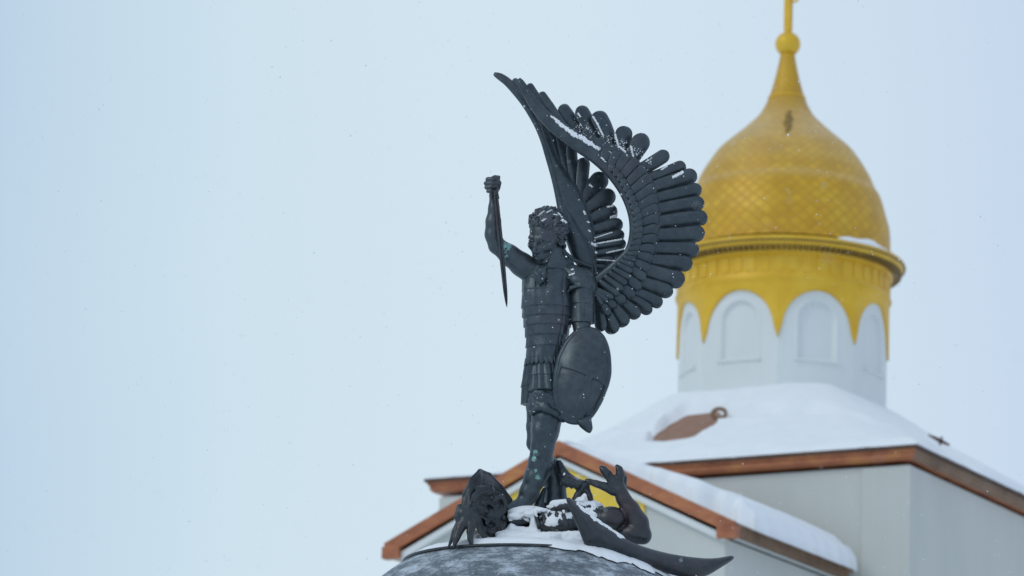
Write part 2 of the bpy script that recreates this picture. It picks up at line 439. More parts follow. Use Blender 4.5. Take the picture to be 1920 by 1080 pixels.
# ---- drum
RD = 2.40
z_base, z_band, z_cor = ZD - .5, zf(520, RD), zf(452, RD)
z_arch, z_tip = zf(541, RD), zf(632, RD)
def rdrum(th, z):
    """octagonal low down, round under the cornice; th from the front arch centre"""
    a = (th + math.pi / 8) % (math.pi / 4) - math.pi / 8
    roct = .5 * RD * math.cos(math.pi / 8) / np.cos(a) + .5 * RD
    t = np.clip((z - z_arch + .25) / (z_band - z_arch + .25), 0, 1); t = t * t * (3 - 2 * t)
    return roct * (1 - t) + RD * t
nt_, nz = 8 * 96, 150
TH = np.linspace(0, 2 * math.pi, nt_ + 1)[:-1] + 1e-4
ZZ = np.linspace(z_base, z_band + .05, nz)
tg, zg = np.meshgrid(TH, ZZ)
r = rdrum(tg, zg)
aa = (tg + math.pi / 8) % (math.pi / 4) - math.pi / 8
lat = r * np.sin(aa)
zs0, zs1 = zf(668, RD), zf(596, RD); hw_ = .44
dn = np.where(zg < zs1, np.maximum(np.abs(lat) - hw_, zs0 - zg), np.hypot(lat, zg - zs1) - hw_)
rec = np.clip(-dn / .035, 0, 1)
mould = np.clip(1 - np.abs(dn - .05) / .045, 0, 1)
r = r - .085 * rec + .022 * mould
V = np.stack([r * np.sin(tg), -r * np.cos(tg), zg], -1).reshape(-1, 3)
drum = ch('drum', (V, grid_faces(nz, nt_, True)), WHITEWALL, smooth=True, fix=False)
for (cyy) in range(8):
    t_ = cyy * math.pi / 4
    ra = RD * (.5 * math.cos(math.pi / 8) + .5)
    c_, s_ = math.cos(t_), math.sin(t_)
    bx, bf = box(-.54, .54, -(ra + .035), -(ra - .05), zs0 - .07, zs0 - .01)
    bx = np.stack([bx[:, 0] * c_ - bx[:, 1] * s_, bx[:, 0] * s_ + bx[:, 1] * c_, bx[:, 2]], -1)
    o = mesh_obj('window_sill', bx, bf, WHITEWALL, None, False, fix=True); o.parent = drum
# gold scalloped skirt, a sheet standing 4 cm proud with a returned edge
nt_ = 8 * 80; TH = np.linspace(0, 2 * math.pi, nt_ + 1)[:-1]
u_ = ((TH + math.pi / 8) % (math.pi / 4) - math.pi / 8) / (math.pi / 8)
au = np.abs(u_)
Hh = z_arch - z_tip
drop = Hh * np.where(au < .89, .70 * (1 - np.sqrt(np.clip(1 - (au / .90) ** 2.1, 0, 1))) / (1 - math.sqrt(1 - (.89 / .90) ** 2.1)), .70 + .30 * ((au - .89) / .11) ** .9)
zlow = z_arch - drop
nz = 26; rows = []
ztop = z_cor + .02
for i in range(nz):
    s = i / (nz - 1); z = zlow + (ztop - zlow) * s
    rr_ = rdrum(TH, z) + .05 
    rr_ = rr_ + .05 * np.exp(-((z - z_band) / .05) ** 2) + .09 * np.clip((z - zf(466, RD)) / .12, 0, 1)
    rows.append(np.stack([rr_ * np.sin(TH), -rr_ * np.cos(TH), z], -1))
inner = [np.stack([(rdrum(TH, zlow) - .02) * np.sin(TH), -(rdrum(TH, zlow) - .02) * np.cos(TH), zlow], -1)]
V = np.concatenate(inner + rows); skirt = ch('drum_skirt', (V, grid_faces(nz + 1, nt_, True)), GOLD, smooth=True, fix=False)
# low relief panels round the gold band
parts = []
zr0, zr1 = zf(508, RD), zf(478, RD)
for i in range(48):
    t_ = i * 2 * math.pi / 48; c_, s_ = math.cos(t_), math.sin(t_)
    prof = [(-.10, zr0), (.10, zr0), (.10, zr1 - .08), (.05, zr1 - .01), (0, zr1 + .02), (-.05, zr1 - .01), (-.10, zr1 - .08)]
    v, f = prism(prof, -(RD + .068), -(RD + .03), 1)
    parts.append((np.stack([v[:, 0] * c_ - v[:, 1] * s_, v[:, 0] * s_ + v[:, 1] * c_, v[:, 2]], -1), f))
o = mesh_obj('band_relief', *joinm(parts), GOLD, None, False, fix=True); o.parent = skirt
# cornice
RC = 2.80
zk = zf(447, RC)
prof = [(RD + .02, zk - .30), (RD + .12, zk - .26), (RD + .14, zk - .16), (RD + .22, zk - .12), (RC - .08, zk - .10), (RC - .05, zk - .04), (RC, zk), (RC + .01, zk + .04), (RC - .02, zk + .08), (RC - .10, zk + .12), (RD + .06, zk + .16), (RD - .1, zk + .17)]
cornice = ch('cornice', revolve(prof, 128), GOLD, smooth=False, fix=False); CORN = cornice
DARKGOLD = simple('dark_gold', [(.3, (.16, .10, .025)), (.7, (.30, .19, .04))], .5, 4, .3)  # darker gold for the dentils and the shade ring on the lip
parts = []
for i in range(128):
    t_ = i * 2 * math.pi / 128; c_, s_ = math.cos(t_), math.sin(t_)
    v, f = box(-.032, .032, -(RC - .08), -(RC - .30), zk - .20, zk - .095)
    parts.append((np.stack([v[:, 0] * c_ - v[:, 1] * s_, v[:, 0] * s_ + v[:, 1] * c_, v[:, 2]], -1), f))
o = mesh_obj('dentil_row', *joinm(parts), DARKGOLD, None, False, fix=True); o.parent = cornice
o = mesh_obj('lip_shade_ring', *revolve([(RC - .02, zk - .035), (RC + .013, zk - .03), (RC + .018, zk + .0), (RC + .0, zk + .01)], 128), DARKGOLD, None, True); o.parent = cornice  # dark ring standing proud of the lip, a recess's shade put into its colour
# onion dome
prof_px = [(199, 492), (198.5, 470), (197, 440), (191, 417), (180, 380), (170, 363), (156, 333), (132, 296), (116, 279), (94, 260), (74, 242), (54, 222), (43, 205), (34, 185), (28, 166), (23, 148), (18, 126), (14, 106), (12.5, 100)]
pp = spline([(b_, a) for a, b_ in prof_px][::1], 90)
prof = [(max(a, 3) * MPX, zf(b_ - a * .0328)) for b_, a in pp]
prof_dome = prof; NS = 144
V, Fc = revolve(prof, NS)
dome = ch('onion_dome', (V, Fc), GOLDT, smooth=True, fix=False)
me = dome.data; uvl = me.uv_layers.new(name='UVMap')
arc = [0]
for i in range(1, len(prof)): arc.append(arc[-1] + math.hypot(prof[i][0] - prof[i - 1][0], prof[i][1] - prof[i - 1][1]) / max(prof[i][0], .5) * 2.2)
for poly in me.polygons:
    ks = [me.loops[l].vertex_index % NS for l in poly.loop_indices]; wrapq = max(ks) - min(ks) > 2
    for l in poly.loop_indices:
        vi = me.loops[l].vertex_index; kk = vi % NS
        if wrapq and kk == 0: kk = NS
        uvl.data[l].uv = (kk / NS * 46, arc[vi // NS] * 3.9)
zz = zf(185)
ch('dome_band', revolve([(33.5 * MPX, zz - .03), (36 * MPX, zz - .02), (35.5 * MPX, zz + .03), (32 * MPX, zz + .035)], 48), GOLD, smooth=True, fix=False)
# ball, neck, cross
def zz_(py): return zf(py)
bc, br = zz_(83), 24 * MPX
prof = [(12 * MPX, zz_(108)), (15 * MPX, zz_(106)), (13 * MPX, zz_(102))] + [(max(br * math.cos(t), .01), bc + br * math.sin(t)) for t in np.linspace(-1.0, 1.3, 14)] + [(8 * MPX, zz_(58)), (6.4 * MPX, zz_(52))]
ch('finial_ball', revolve(prof, 40), GOLD, smooth=True, fix=False)
cz = zz_(56)
cb = joinm([box(-.078, .078, -.078, .078, cz, cz + 2.9)])
cross = ch('cross', cb, GOLD, smooth=False)
ch_b = []
v, f = box(-.80, .80, -.05, .05, -.06, .06); v[:, 2] += cz + 2.05; ch_b.append((v, f))
v, f = box(-.42, .42, -.05, .05, -.06, .06); v[:, 2] += cz + 2.5; ch_b.append((v, f))
v, f = box(-.44, .44, -.045, .045, -.05, .05); v[:, 2] += cz + 1.12 - .35 * v[:, 0]; ch_b.append((v, f))
# little curl under the slanting bar
cu = [(.16 + .10 * math.cos(t), 0, cz + .78 + .10 * math.sin(t)) for t in np.linspace(-2.6, 2.2, 12)]
ch_b.append(tube(cu, .03, 8))
o = mesh_obj('cross_bar', *joinm(ch_b), GOLD, None, False, fix=True); o.parent = cross
# dark stain below the spire
def hit_dome(px, py):
    r_ = rays(px, py)
    prr = sorted([(b_, a) for a, b_ in prof_d])
    for Y in np.arange(93, 97, .01):
        p_ = to_local(CAM + r_ * Y / r_[1])
        rad = np.interp(p_[2], [q[0] for q in prr], [q[1] for q in prr])
        if math.hypot(p_[0], p_[1]) < rad + .012: return p_
    return None
prof_d = prof_dome
rngs = random.Random(4)
STAIN = simple('dome_stain', [(.3, (.20, .115, .015)), (.7, (.33, .20, .03))], .6, 6)
pts = [hit_dome(1478 + .5 * (yy - 230) * -.15 + 1.5 * math.sin(yy * .4), yy) for yy in range(208, 252, 4)]
pts = [p_ for p_ in pts if p_ is not None]
if len(pts) > 3:
    V, Fc = tube(pts, [.03 + .055 * math.sin(math.pi * i / (len(pts) - 1)) * (1 + .3 * math.sin(i * 2.2)) for i in range(len(pts))], 8)
    o = mesh_obj('dome_stain', V, Fc, STAIN, None, True, fix=True); o.parent = dome
# snow lying on the cornice
parts = []
t0, t1 = math.radians(22) + AZ, math.radians(60) + AZ
nn, mm_ = 40, 9; V = []
for i in range(nn):
    s = i / (nn - 1); t_ = t0 + (t1 - t0) * s; w = math.sin(math.pi * s) ** .5
    for j in range(mm_):
        a = j / (mm_ - 1); rr_ = RD + .10 + (.30) * a
        V.append((rr_ * math.sin(t_), -rr_ * math.cos(t_), zk + .10 + .03 * (1 - a) + .16 * w * math.sin(math.pi * min(a + .08, 1)) * (1 + .15 * math.sin(i * .35)) - .03))
V = (np.array(parent_mat(church))[:3, :3] @ np.array(V).T).T + np.array([CX, CY, 0])
tag(mesh_obj('cornice_snow', V, grid_faces(nn, mm_), SNOW, fix=True), 'small strip of snow lying on the golden cornice ledge', 'snow', kind='stuff')
# twig sticking out of the roof snow on the right
tw = hit_roof(1762, 830); M3 = np.array(parent_mat(church))[:3, :3]
def tw_w(p): return M3 @ np.array(p) + np.array([CX, CY, 0])
q0 = tw_w(tw) + np.array([0, 0, .05])
parts = [tube([q0 + np.array([-.25, 0, .12]), q0 + np.array([0, 0, .0]), q0 + np.array([.22, 0, -.10])], [.02, .05, .02], 6), tube([q0 + np.array([0, 0, -.1]), q0 + np.array([.05, 0, .09])], [.03, .02], 6)]
tag(mesh_obj('twig', *joinm(parts), GUTTER, None, fix=True), 'small dark bent twig poking out of the snow on the right roof slope', 'twig')
# ------------------------------------------------------------------ sculpting: a signed distance volume in (px, py, depth), meshed with surface nets
def v3(*a): return np.array(a, float)
class Vol:
    def __init__(s, lo, hi, h):
        s.lo = np.array(lo, float); s.h = h
        s.n = np.ceil((np.array(hi) - s.lo) / h).astype(int) + 1
        s.V = np.full(s.n, 30.0, np.float32)
    def region(s, a, b):
        i0 = np.clip(np.floor((np.minimum(a, b) - s.lo) / s.h).astype(int), 0, s.n)
        i1 = np.clip(np.ceil((np.maximum(a, b) - s.lo) / s.h).astype(int) + 1, 0, s.n)
        if np.any(i1 - i0 < 1): return None, None
        ax = [s.lo[k] + np.arange(i0[k], i1[k]) * s.h for k in range(3)]
        G = np.stack(np.meshgrid(*ax, indexing='ij'), -1)
        return tuple(slice(i0[k], i1[k]) for k in range(3)), G
    def put(s, sl, d, k, sub=False):
        A = s.V[sl]
        if sub:
            d = -d
            if k > 0: hh = np.clip(.5 - .5 * (A - d) / k, 0, 1); s.V[sl] = A * (1 - hh) + d * hh + k * hh * (1 - hh)
            else: s.V[sl] = np.maximum(A, d)
        else:
            if k > 0: hh = np.clip(.5 + .5 * (A - d) / k, 0, 1); s.V[sl] = A * (1 - hh) + d * hh - k * hh * (1 - hh)
            else: s.V[sl] = np.minimum(A, d)
    def cone(s, a, b, ra, rb, k=3, sub=False, flat=None):
        a, b = np.array(a, float), np.array(b, float); m = max(ra, rb) + k + 2 * s.h
        sl, G = s.region(np.minimum(a, b) - m, np.maximum(a, b) + m)
        if sl is None: return
        ab = b - a; t = np.clip(((G - a) @ ab) / (ab @ ab + 1e-9), 0, 1)
        d = np.linalg.norm(G - a - t[..., None] * ab, axis=-1) - (ra + (rb - ra) * t)
        s.put(sl, d, k, sub)
    def chain(s, pts, k=3, sub=False):
        for p, q in zip(pts[:-1], pts[1:]): s.cone(p[:3], q[:3], p[3], q[3], k, sub)
    def ell(s, c, r, k=3, rot=None, sub=False):
        c, r = np.array(c, float), np.array(r, float); m = r.max() + k + 2 * s.h
        sl, G = s.region(c - m, c + m)
        if sl is None: return
        q = G - c
        if rot is not None: q = q @ np.array(rot)          # columns of rot are the ellipsoid's axes
        k0 = np.linalg.norm(q / r, axis=-1); k1 = np.linalg.norm(q / r ** 2, axis=-1) + 1e-9
        s.put(sl, np.where(k0 < 1e-3, -r.min(), k0 * (k0 - 1) / k1), k, sub)
    def blob(s, poly, d0, kk=.05, tilt=0.0, k=2, skew=0.0):
        """an outline given thickness: deep in the middle, thin at the rim"""
        poly = np.array(poly, float)
        for _ in range(2): poly = np.stack([poly * .8 + np.roll(poly, -1, 0) * .2, poly * .2 + np.roll(poly, -1, 0) * .8], 1).reshape(-1, 2)
        ext = abs(tilt) * (np.ptp(poly[:, 0]) / 2 + 4) + abs(skew) * (np.ptp(poly[:, 1]) / 2 + 4) + 40; th = math.sqrt(max(1, 40 / kk)) 
        sl, G = s.region(v3(poly[:, 0].min() - 4, poly[:, 1].min() - 4, d0 - ext), v3(poly[:, 0].max() + 4, poly[:, 1].max() + 4, d0 + ext))
        X = G[:, :, 0, 0]; Y = G[:, :, 0, 1]
        d2 = sdpoly(X, Y, poly)
        dz = G[..., 2] - d0 - tilt * (G[..., 0] - poly[:, 0].mean()) - skew * (G[..., 1] - poly[:, 1].mean())
        s.put(sl, (d2[..., None] + kk * dz ** 2) * .75, k)
    def mesh(s, smooth=0):
        V = s.V; n = V.shape; I = V < 0
        def c(o, A): return A[o[0]:n[0] - 1 + o[0], o[1]:n[1] - 1 + o[1], o[2]:n[2] - 1 + o[2]]
        off = [(i, j, k) for i in (0, 1) for j in (0, 1) for k in (0, 1)]
        S_ = sum(c(o, I).astype(np.int8) for o in off); act = (S_ > 0) & (S_ < 8)
        idx = -np.ones(act.shape, int); w = np.argwhere(act); idx[act] = np.arange(len(w))
        pos = np.zeros((len(w), 3)); cnt = np.zeros(len(w))
        for a in off:
            for ax in range(3):
                if a[ax]: continue
                b = list(a); b[ax] = 1
                va = V[w[:, 0] + a[0], w[:, 1] + a[1], w[:, 2] + a[2]]; vb = V[w[:, 0] + b[0], w[:, 1] + b[1], w[:, 2] + b[2]]
                m = (va < 0) != (vb < 0); t = np.where(m, va / np.where(m, va - vb, 1), 0)
                p = np.tile(np.array(a, float), (len(w), 1)); p[:, ax] += t
                pos[m] += p[m]; cnt[m] += 1
        pos = (w + pos / cnt[:, None]) * s.h + s.lo
        Fc = []
        for ax in range(3):
            o1, o2 = [(1, 2), (2, 0), (0, 1)][ax]
            sh = list(n); sh[ax] -= 1
            A = I[tuple(slice(0, n[k] - 1) if k == ax else slice(0, n[k]) for k in range(3))]
            B = I[tuple(slice(1, n[k]) if k == ax else slice(0, n[k]) for k in range(3))]
            e_ = np.argwhere(A != B)
            e_ = e_[(e_[:, o1] > 0) & (e_[:, o2] > 0) & (e_[:, o1] < n[o1] - 1) & (e_[:, o2] < n[o2] - 1)]
            q = []
            for d1, d2 in ((1, 1), (0, 1), (0, 0), (1, 0)):
                f = e_.copy(); f[:, o1] -= d1; f[:, o2] -= d2; q.append(idx[f[:, 0], f[:, 1], f[:, 2]])
            q = np.stack(q, -1); flip = ~A[e_[:, 0], e_[:, 1], e_[:, 2]]
            q[flip] = q[flip][:, ::-1]; Fc.append(q)
        Fc = np.concatenate(Fc)
        for _ in range(smooth):
            acc = np.zeros_like(pos); ct = np.zeros(len(pos))
            for i in range(4):
                np.add.at(acc, Fc[:, i], pos[Fc[:, (i + 1) % 4]] + pos[Fc[:, (i - 1) % 4]]); np.add.at(ct, Fc[:, i], 2)
            pos = .5 * pos + .5 * acc / ct[:, None]
        return pos, Fc
def sdpoly(X, Y, P_):
    d = np.full(X.shape, 1e9); s = np.ones(X.shape); n = len(P_)
    for i in range(n):
        a, b = P_[i], P_[i - 1]; ex_, ey_ = b - a; wx, wy = X - a[0], Y - a[1]
        t = np.clip((wx * ex_ + wy * ey_) / (ex_ * ex_ + ey_ * ey_ + 1e-9), 0, 1)
        d = np.minimum(d, (wx - ex_ * t) ** 2 + (wy - ey_ * t) ** 2)
        c1, c2, c3 = Y >= a[1], Y < b[1], ex_ * wy > ey_ * wx
        s = np.where((c1 & c2 & c3) | (~c1 & ~c2 & ~c3), -s, s)
    return s * np.sqrt(d)
def shiftd(V, parent):
    V = np.array(V, float)
    if parent is not None and parent.name.startswith('fallen'):
        t = np.clip((940 - V[:, 0]) / 60, 0, 1); V[:, 2] += -75 - 60 * t * t * (3 - 2 * t) - 27 * np.clip((905 - V[:, 0]) / 25, 0, 1)
    else: V[:, 2] += -58.0
    return V
def px_obj(name, V, Fc, mat, parent, smooth=True, fix=False, raw=False):
    return mesh_obj(name, P(V if raw else shiftd(V, parent)), Fc, mat, parent, smooth, True, fix)
TL = .20                      # how much lower a level ring shows per unit of depth away
def loft(rows, n=64, mod=None, cap=True):
    """rows: (cx, py, d, rx, rd); level rings; mod(t, row index 0..1, angle) -> factor. angle 0 faces the camera"""
    V = []; m = len(rows); A = np.linspace(0, 2 * math.pi, n + 1)[:-1]
    for i, (cx, py, d, rx, rd) in enumerate(rows):
        f = mod(i / (m - 1), A, py) if mod else 0
        x = cx + (rx + f) * np.sin(A); dd = d - (rd + f) * np.cos(A)
        V.append(np.stack([x, py + TL * (dd - d), dd], -1))
    V = np.concatenate(V); Fc = grid_faces(m, n, True)
    if cap: Fc += [tuple(range(n))[::-1], tuple(range((m - 1) * n, m * n))]
    return V, Fc

# ------------------------------------------------------------------ the winged figure
angel = empty('angel_statue', tuple(P((985, 1000, 0))))
tag(angel, 'dark bronze statue of a winged armoured warrior raising a sword above the fallen beast', 'statue')
B = Vol((880, 318, -75), (1150, 985, 95), 1.9)
# raised right arm
B.chain([(1002, 512, 6, 25), (978, 496, 2, 22), (955, 478, -4, 19), (934, 462, -8, 16)], 6)
B.ell((962, 484, -4), (22, 17, 17), 5)
B.chain([(930, 460, -8, 15), (925, 440, -10, 15.5), (925, 415, -12, 14), (926, 390, -14, 10), (926, 366, -16, 8)], 5)
B.ell((922, 436, -10), (11, 22, 12), 4)
B.ell((936, 466, -4), (14, 11, 12), 4)
# neck and shoulders, trunk inside the armour
B.chain([(1036, 470, 2, 19), (1040, 500, 8, 21), (1040, 520, 10, 27)], 8)
B.chain([(1046, 494, 10, 16), (1075, 516, 14, 17), (1094, 526, 14, 18)], 8)
B.chain([(1030, 500, 8, 16), (1005, 510, 6, 20)], 8)
B.chain([(1025, 530, 8, 36), (1022, 600, 8, 32), (1018, 670, 6, 26), (1020, 710, 6, 28)], 10)
# left arm down to the shield
B.chain([(1092, 536, 6, 19), (1091, 575, 0, 18), (1090, 605, -6, 17), (1092, 640, -18, 15), (1096, 670, -26, 11)], 4)
# standing leg
B.chain([(1024, 715, -2, 29), (1026, 752, -6, 29), (1025, 785, -10, 27), (1022, 808, -12, 25.5), (1017, 840, -10, 21), (1013, 868, -8, 21.5), (1004, 895, -6, 20.5), (992, 922, -4, 17), (984, 938, -4, 15)], 8)
B.ell((1014, 806, -26), (15, 15, 9), 6)                   # knee
B.ell((1020, 868, 0), (17, 30, 17), 8)
B.chain([(982, 940, -6, 13), (966, 948, -16, 9), (953, 953, -22, 6.5)], 5)      # foot
B.chain([(990, 936, 2, 14), (985, 948, 6, 10)], 5)
B.ell((978, 952, -10), (22, 6, 12), 4)
# other leg behind it
B.chain([(1005, 715, 26, 20), (1001, 760, 26, 14), (1000, 800, 24, 12.5), (1001, 832, 24, 13), (1012, 850, 28, 13), (1033, 878, 34, 19), (1041, 905, 38, 20.5), (1042, 935, 40, 20), (1038, 952, 40, 17)], 6)
B.chain([(1020, 918, 22, 4), (1012, 940, 20, 8), (1008, 956, 18, 11)], 4)
B.ell((1046, 890, 36), (14, 22, 14), 6)
B.chain([(1036, 950, 36, 12), (1016, 955, 24, 9), (1002, 958, 16, 7)], 5)
bp, bf = B.mesh(1)
# fist closed round the grip: palm, four bent fingers, thumb
Hn = Vol((898, 318, -48), (950, 385, 25), 1.0)
Hn.chain([(926, 384, -15, 7.5), (926, 368, -15, 8), (926, 357, -12, 9)], 4)
Hn.ell((926, 347, -9), (11.5, 14, 9), 3)
for i, (yy, xl, xr, rr) in enumerate(((335, 914, 933, 4.4), (342.5, 911, 934, 4.6), (350, 912, 934, 4.4), (357, 915, 933, 3.9))):
    Hn.chain([(xr, yy - 1, -6, rr), (xr - 4, yy, -17, rr), ((xl + xr) / 2 - 1, yy + .5, -21.5, rr * .95), (xl + 1, yy + 1, -18, rr * .95), (xl, yy + 1.5, -9, rr * .9), (xl + 6, yy + 1, -3, rr * .8)], .8)
Hn.chain([(934, 352, -8, 4.5), (936, 343, -15, 4.2), (931, 334, -20, 3.8), (925, 332.5, -22, 3.4)], 1.2)
Hn.chain([(932, 340, -6, 5), (935, 332, -6, 3.4)], 1.5)
hp, hf = Hn.mesh()
# head in its own frame: x to its left, y up, z forward
psi, phi, rho = math.radians(36), math.radians(15), math.radians(-7)
E3 = v3(-math.sin(psi), 0, -math.cos(psi)); E1 = v3(math.cos(psi), 0, -math.sin(psi)); E2 = v3(0, -1, 0)
E3, E2 = math.cos(phi) * E3 + math.sin(phi) * v3(0, 1, 0), math.cos(phi) * E2 + math.sin(phi) * E3
E1, E2 = math.cos(rho) * E1 + math.sin(rho) * E2, math.cos(rho) * E2 - math.sin(rho) * E1
HR = np.stack([E1, E2, E3], 0); HC = v3(1024, 443.5, 0); HS = .98
def head_px(a): return HC + HS * (np.asarray(a, float) @ HR)
Hd = Vol((-50, -90, -62), (50, 62, 62), 1.15)
Hd.ell((0, 12, -6), (32, 36, 39), 5)
Hd.ell((0, -12, 9), (25.5, 36, 28), 8)
Hd.ell((0, -42, 23), (12, 11, 11), 6)
Hd.chain([(-22, -20, 0, 5), (-8, -43, 20, 6)], 7); Hd.chain([(22, -20, 0, 5), (8, -43, 20, 6)], 7)
for s_ in (-1, 1):
    Hd.ell((s_ * 16, -12, 25), (9, 8, 8), 6)
    Hd.ell((s_ * 12.5, -3.5, 36), (9, 6, 6.5), 3, sub=True)
    Hd.chain([(s_ * 3, 4, 33, 2.6), (s_ * 13, 6.5, 31.5, 2.8), (s_ * 22, 2, 24.5, 2.6)], 5)
    Hd.ell((s_ * 12.5, -3.5, 28.8), (7, 5.2, 5.5), .8)
    Hd.chain([(s_ * 5.5, -2, 33, 1.2), (s_ * 12.5, .8, 35, 1.3), (s_ * 19.5, -2.5, 30.5, 1.2)], .8)
    Hd.chain([(s_ * 6, -5, 32.5, 1), (s_ * 12.5, -8, 34, 1.1), (s_ * 19, -5.5, 30.5, 1)], 1)
    Hd.ell((s_ * 4.6, -20.5, 36), (3.6, 3.2, 4), 2.5)
    Hd.ell((s_ * 31, -6, -4), (4.5, 11, 7.5), 2)
    Hd.ell((s_ * 33.5, -4, -1), (2.5, 6, 4), 1, sub=True)
    Hd.chain([(s_ * 10, -24, 34.5, .8), (s_ * 14, -33, 30, .6)], 3, sub=True)
Hd.chain([(0, 6, 33, 3.2), (0, -8, 37.5, 3.2), (0, -17.5, 41, 3.6)], 3.5)
Hd.ell((0, -19.5, 40), (4.4, 3.6, 4.2), 2.5)
Hd.ell((0, -32, 29), (13, 9, 8), 5)
Hd.chain([(-8, -30, 32, 1.4), (-3, -28.8, 35.5, 2.0), (3, -28.8, 35.5, 2.0), (8, -30, 32, 1.4)], 2.2)
Hd.chain([(-6.5, -33.8, 32, 1.6), (0, -34.6, 34.6, 2.4), (6.5, -33.8, 32, 1.6)], 2.2)
Hd.chain([(-9, -31.2, 33.5, .5), (0, -31.4, 37.5, .6), (9, -31.2, 33.5, .5)], 1.6, sub=True)
Hd.chain([(0, -20, -14, 20), (2, -58, -22, 20), (4, -86, -28, 22)], 8)
Hd.chain([(25, -14, -14, 3.4), (12, -50, -4, 4), (5, -66, -4, 3)], 6)
fp, ff = Hd.mesh()
fp = head_px(fp)
mesh_parts = joinm([(bp, bf), (hp, hf), (fp, ff)])
body = px_obj('body', *mesh_parts, BR, angel)
# hair: many swept back locks
rg = random.Random(11)
Hh_ = Vol((-52, -45, -62), (52, 74, 60), 1.25)
Hh_.ell((0, 15, -9), (33, 35.5, 39), 3)
Hh_.ell((0, -5, 60), (60, 35, 51), 4, sub=True)
Hh_.ell((0, -48, 0), (60, 37, 38), 4, sub=True)
for i in range(230):
    az = rg.uniform(-math.pi, math.pi); el = math.asin(rg.uniform(-.25, 1))
    dr = v3(math.sin(az) * math.cos(el), math.sin(el), math.cos(az) * math.cos(el))
    if dr[1] < .52 and dr[2] > .45: continue
    p0 = v3(0, 14, -9) + dr * v3(34, 37, 40)
    if p0[1] < -8 and p0[2] > -8: continue
    fl = v3(rg.uniform(-.6, .6), rg.uniform(-.5, .5), -1.0); fl -= dr * (fl @ dr) * 1; fl /= np.linalg.norm(fl) + 1e-6
    ll = rg.uniform(9, 17)
    sw = np.cross(dr, fl) * rg.uniform(-5, 5)
    out_ = rg.uniform(1.0, 6.0)
    Hh_.chain([tuple(p0 - dr * 1) + (2.8,), tuple(p0 + fl * ll * .5 + dr * out_ * .6 + sw) + (2.5,), tuple(p0 + fl * ll + dr * out_ - sw * .2) + (1.0,)], .9)
for (x, y, z, l) in ((-14, 48, 8, 10), (2, 50, 4, 15), (12, 47, 12, 9), (-24, 38, 14, 8), (26, 40, 0, 9)):
    Hh_.chain([(x, y - 6, z, 5), (x - 1, y + l * .35, z - 2, 3.8), (x + 2, y + l * .75, z - 9, 1)], 1.5)
for i in range(26):                                        # short wavy locks along the hairline
    a = rg.uniform(-1.3, 1.3); y0 = 31 - 12 * abs(math.sin(a)) + rg.uniform(-2, 5); p0 = v3(30 * math.sin(a), y0, -6 + 34 * math.cos(a)); t0 = rg.uniform(-6, 6)
    Hh_.chain([tuple(p0) + (3.2,), tuple(p0 + v3(t0 * .6, 3, .8)) + (2.8,), tuple(p0 + v3(t0, rg.uniform(5, 9), -3)) + (1.6,)], 1)
for s_ in (-1, 1):
    for j in range(9):
        y0 = rg.uniform(-16, 18); Hh_.chain([(s_ * 31, y0, 6 - (18 - y0) * .4, 3.4), (s_ * (32.5 + rg.random() * 2), y0 - 4, 1 - (18 - y0) * .4, 3), (s_ * 31, y0 - 8 - rg.random() * 3, -5 - (18 - y0) * .4, 1.4)], 1)
for j in range(16):
    a = rg.uniform(-1.4, 1.4); y = rg.uniform(-34, 0)
    c0 = v3(27 * math.sin(a), y, -10 - 28 * math.cos(a) * (1 + .2 * y / 34)); Hh_.chain([tuple(c0 + v3(0, 6, 0)) + (4.5,), tuple(c0 + v3(rg.uniform(-3, 3), 0, -3)) + (4,), tuple(c0 + v3(rg.uniform(-4, 4), -7, -2)) + (1.6,)], 1.5)
q, f = Hh_.mesh(); hair = px_obj('hair', head_px(q), f, BR, angel)

# cuirass of overlapping bands
edges = [578, 595.5, 613, 632, 652, 678]
def band(t, A, py):
    f = 0.0
    for i, e0 in enumerate(edges):
        up = ([548] + edges)[i]
        if up < py <= e0: f = -1.0 + 2.5 * (py - up) / (e0 - up)
    groove = -2.2 * np.exp(-((A - .72) / .035) ** 2) - 2.0 * np.exp(-((A + .42 - 2 * math.pi) / .035) ** 2) * (py < 600)
    chest = 0
    if py < 600: chest = 3.4 * np.exp(-((A - .22) / .30) ** 2) * math.exp(-((py - 548) / 20) ** 2) + 3.4 * np.exp(-((np.minimum(abs(A - 5.35), 9)) / .34) ** 2) * math.exp(-((py - 548) / 20) ** 2)
    dent = .5 * np.sin(A * 9 + py * .1) + .4 * np.sin(A * 17 - py * .07)
    return f + groove + chest + dent * .5
key = [(1036, 503, 8, 22, 18), (1031, 510, 6, 40, 28), (1027, 520, 4, 46.5, 35), (1025, 540, 2, 46.5, 39), (1025, 560, 1, 47, 40), (1026, 580, 1, 47.5, 39.5), (1026.5, 600, 2, 45.5, 38), (1025.5, 620, 3, 42, 36), (1024, 640, 4, 38, 34), (1022, 660, 4, 35.5, 32), (1020, 680, 3, 33.5, 31)]
rows = spline([(k[1], k[1] * 0, k[0], k[2], k[3], k[4]) for k in key], 150)
rows = [(r[2], r[0], r[3], r[4], r[5]) for r in rows]
# sharp steps: duplicate rows either side of each band edge
rr = []
for r in rows: rr.append(r)
for e0 in edges[:-1]:
    for dy in (-.15, .15):
        i = np.searchsorted([r[1] for r in rows], e0); a, b_ = rows[i - 1], rows[min(i, len(rows) - 1)]
        t = (e0 + dy - a[1]) / (b_[1] - a[1] + 1e-9); rr.append(tuple(a[j] + (b_[j] - a[j]) * t for j in range(5)))
rr.sort(key=lambda r: r[1])
cuir = px_obj('cuirass', *loft(rr, 160, band), BR, angel)
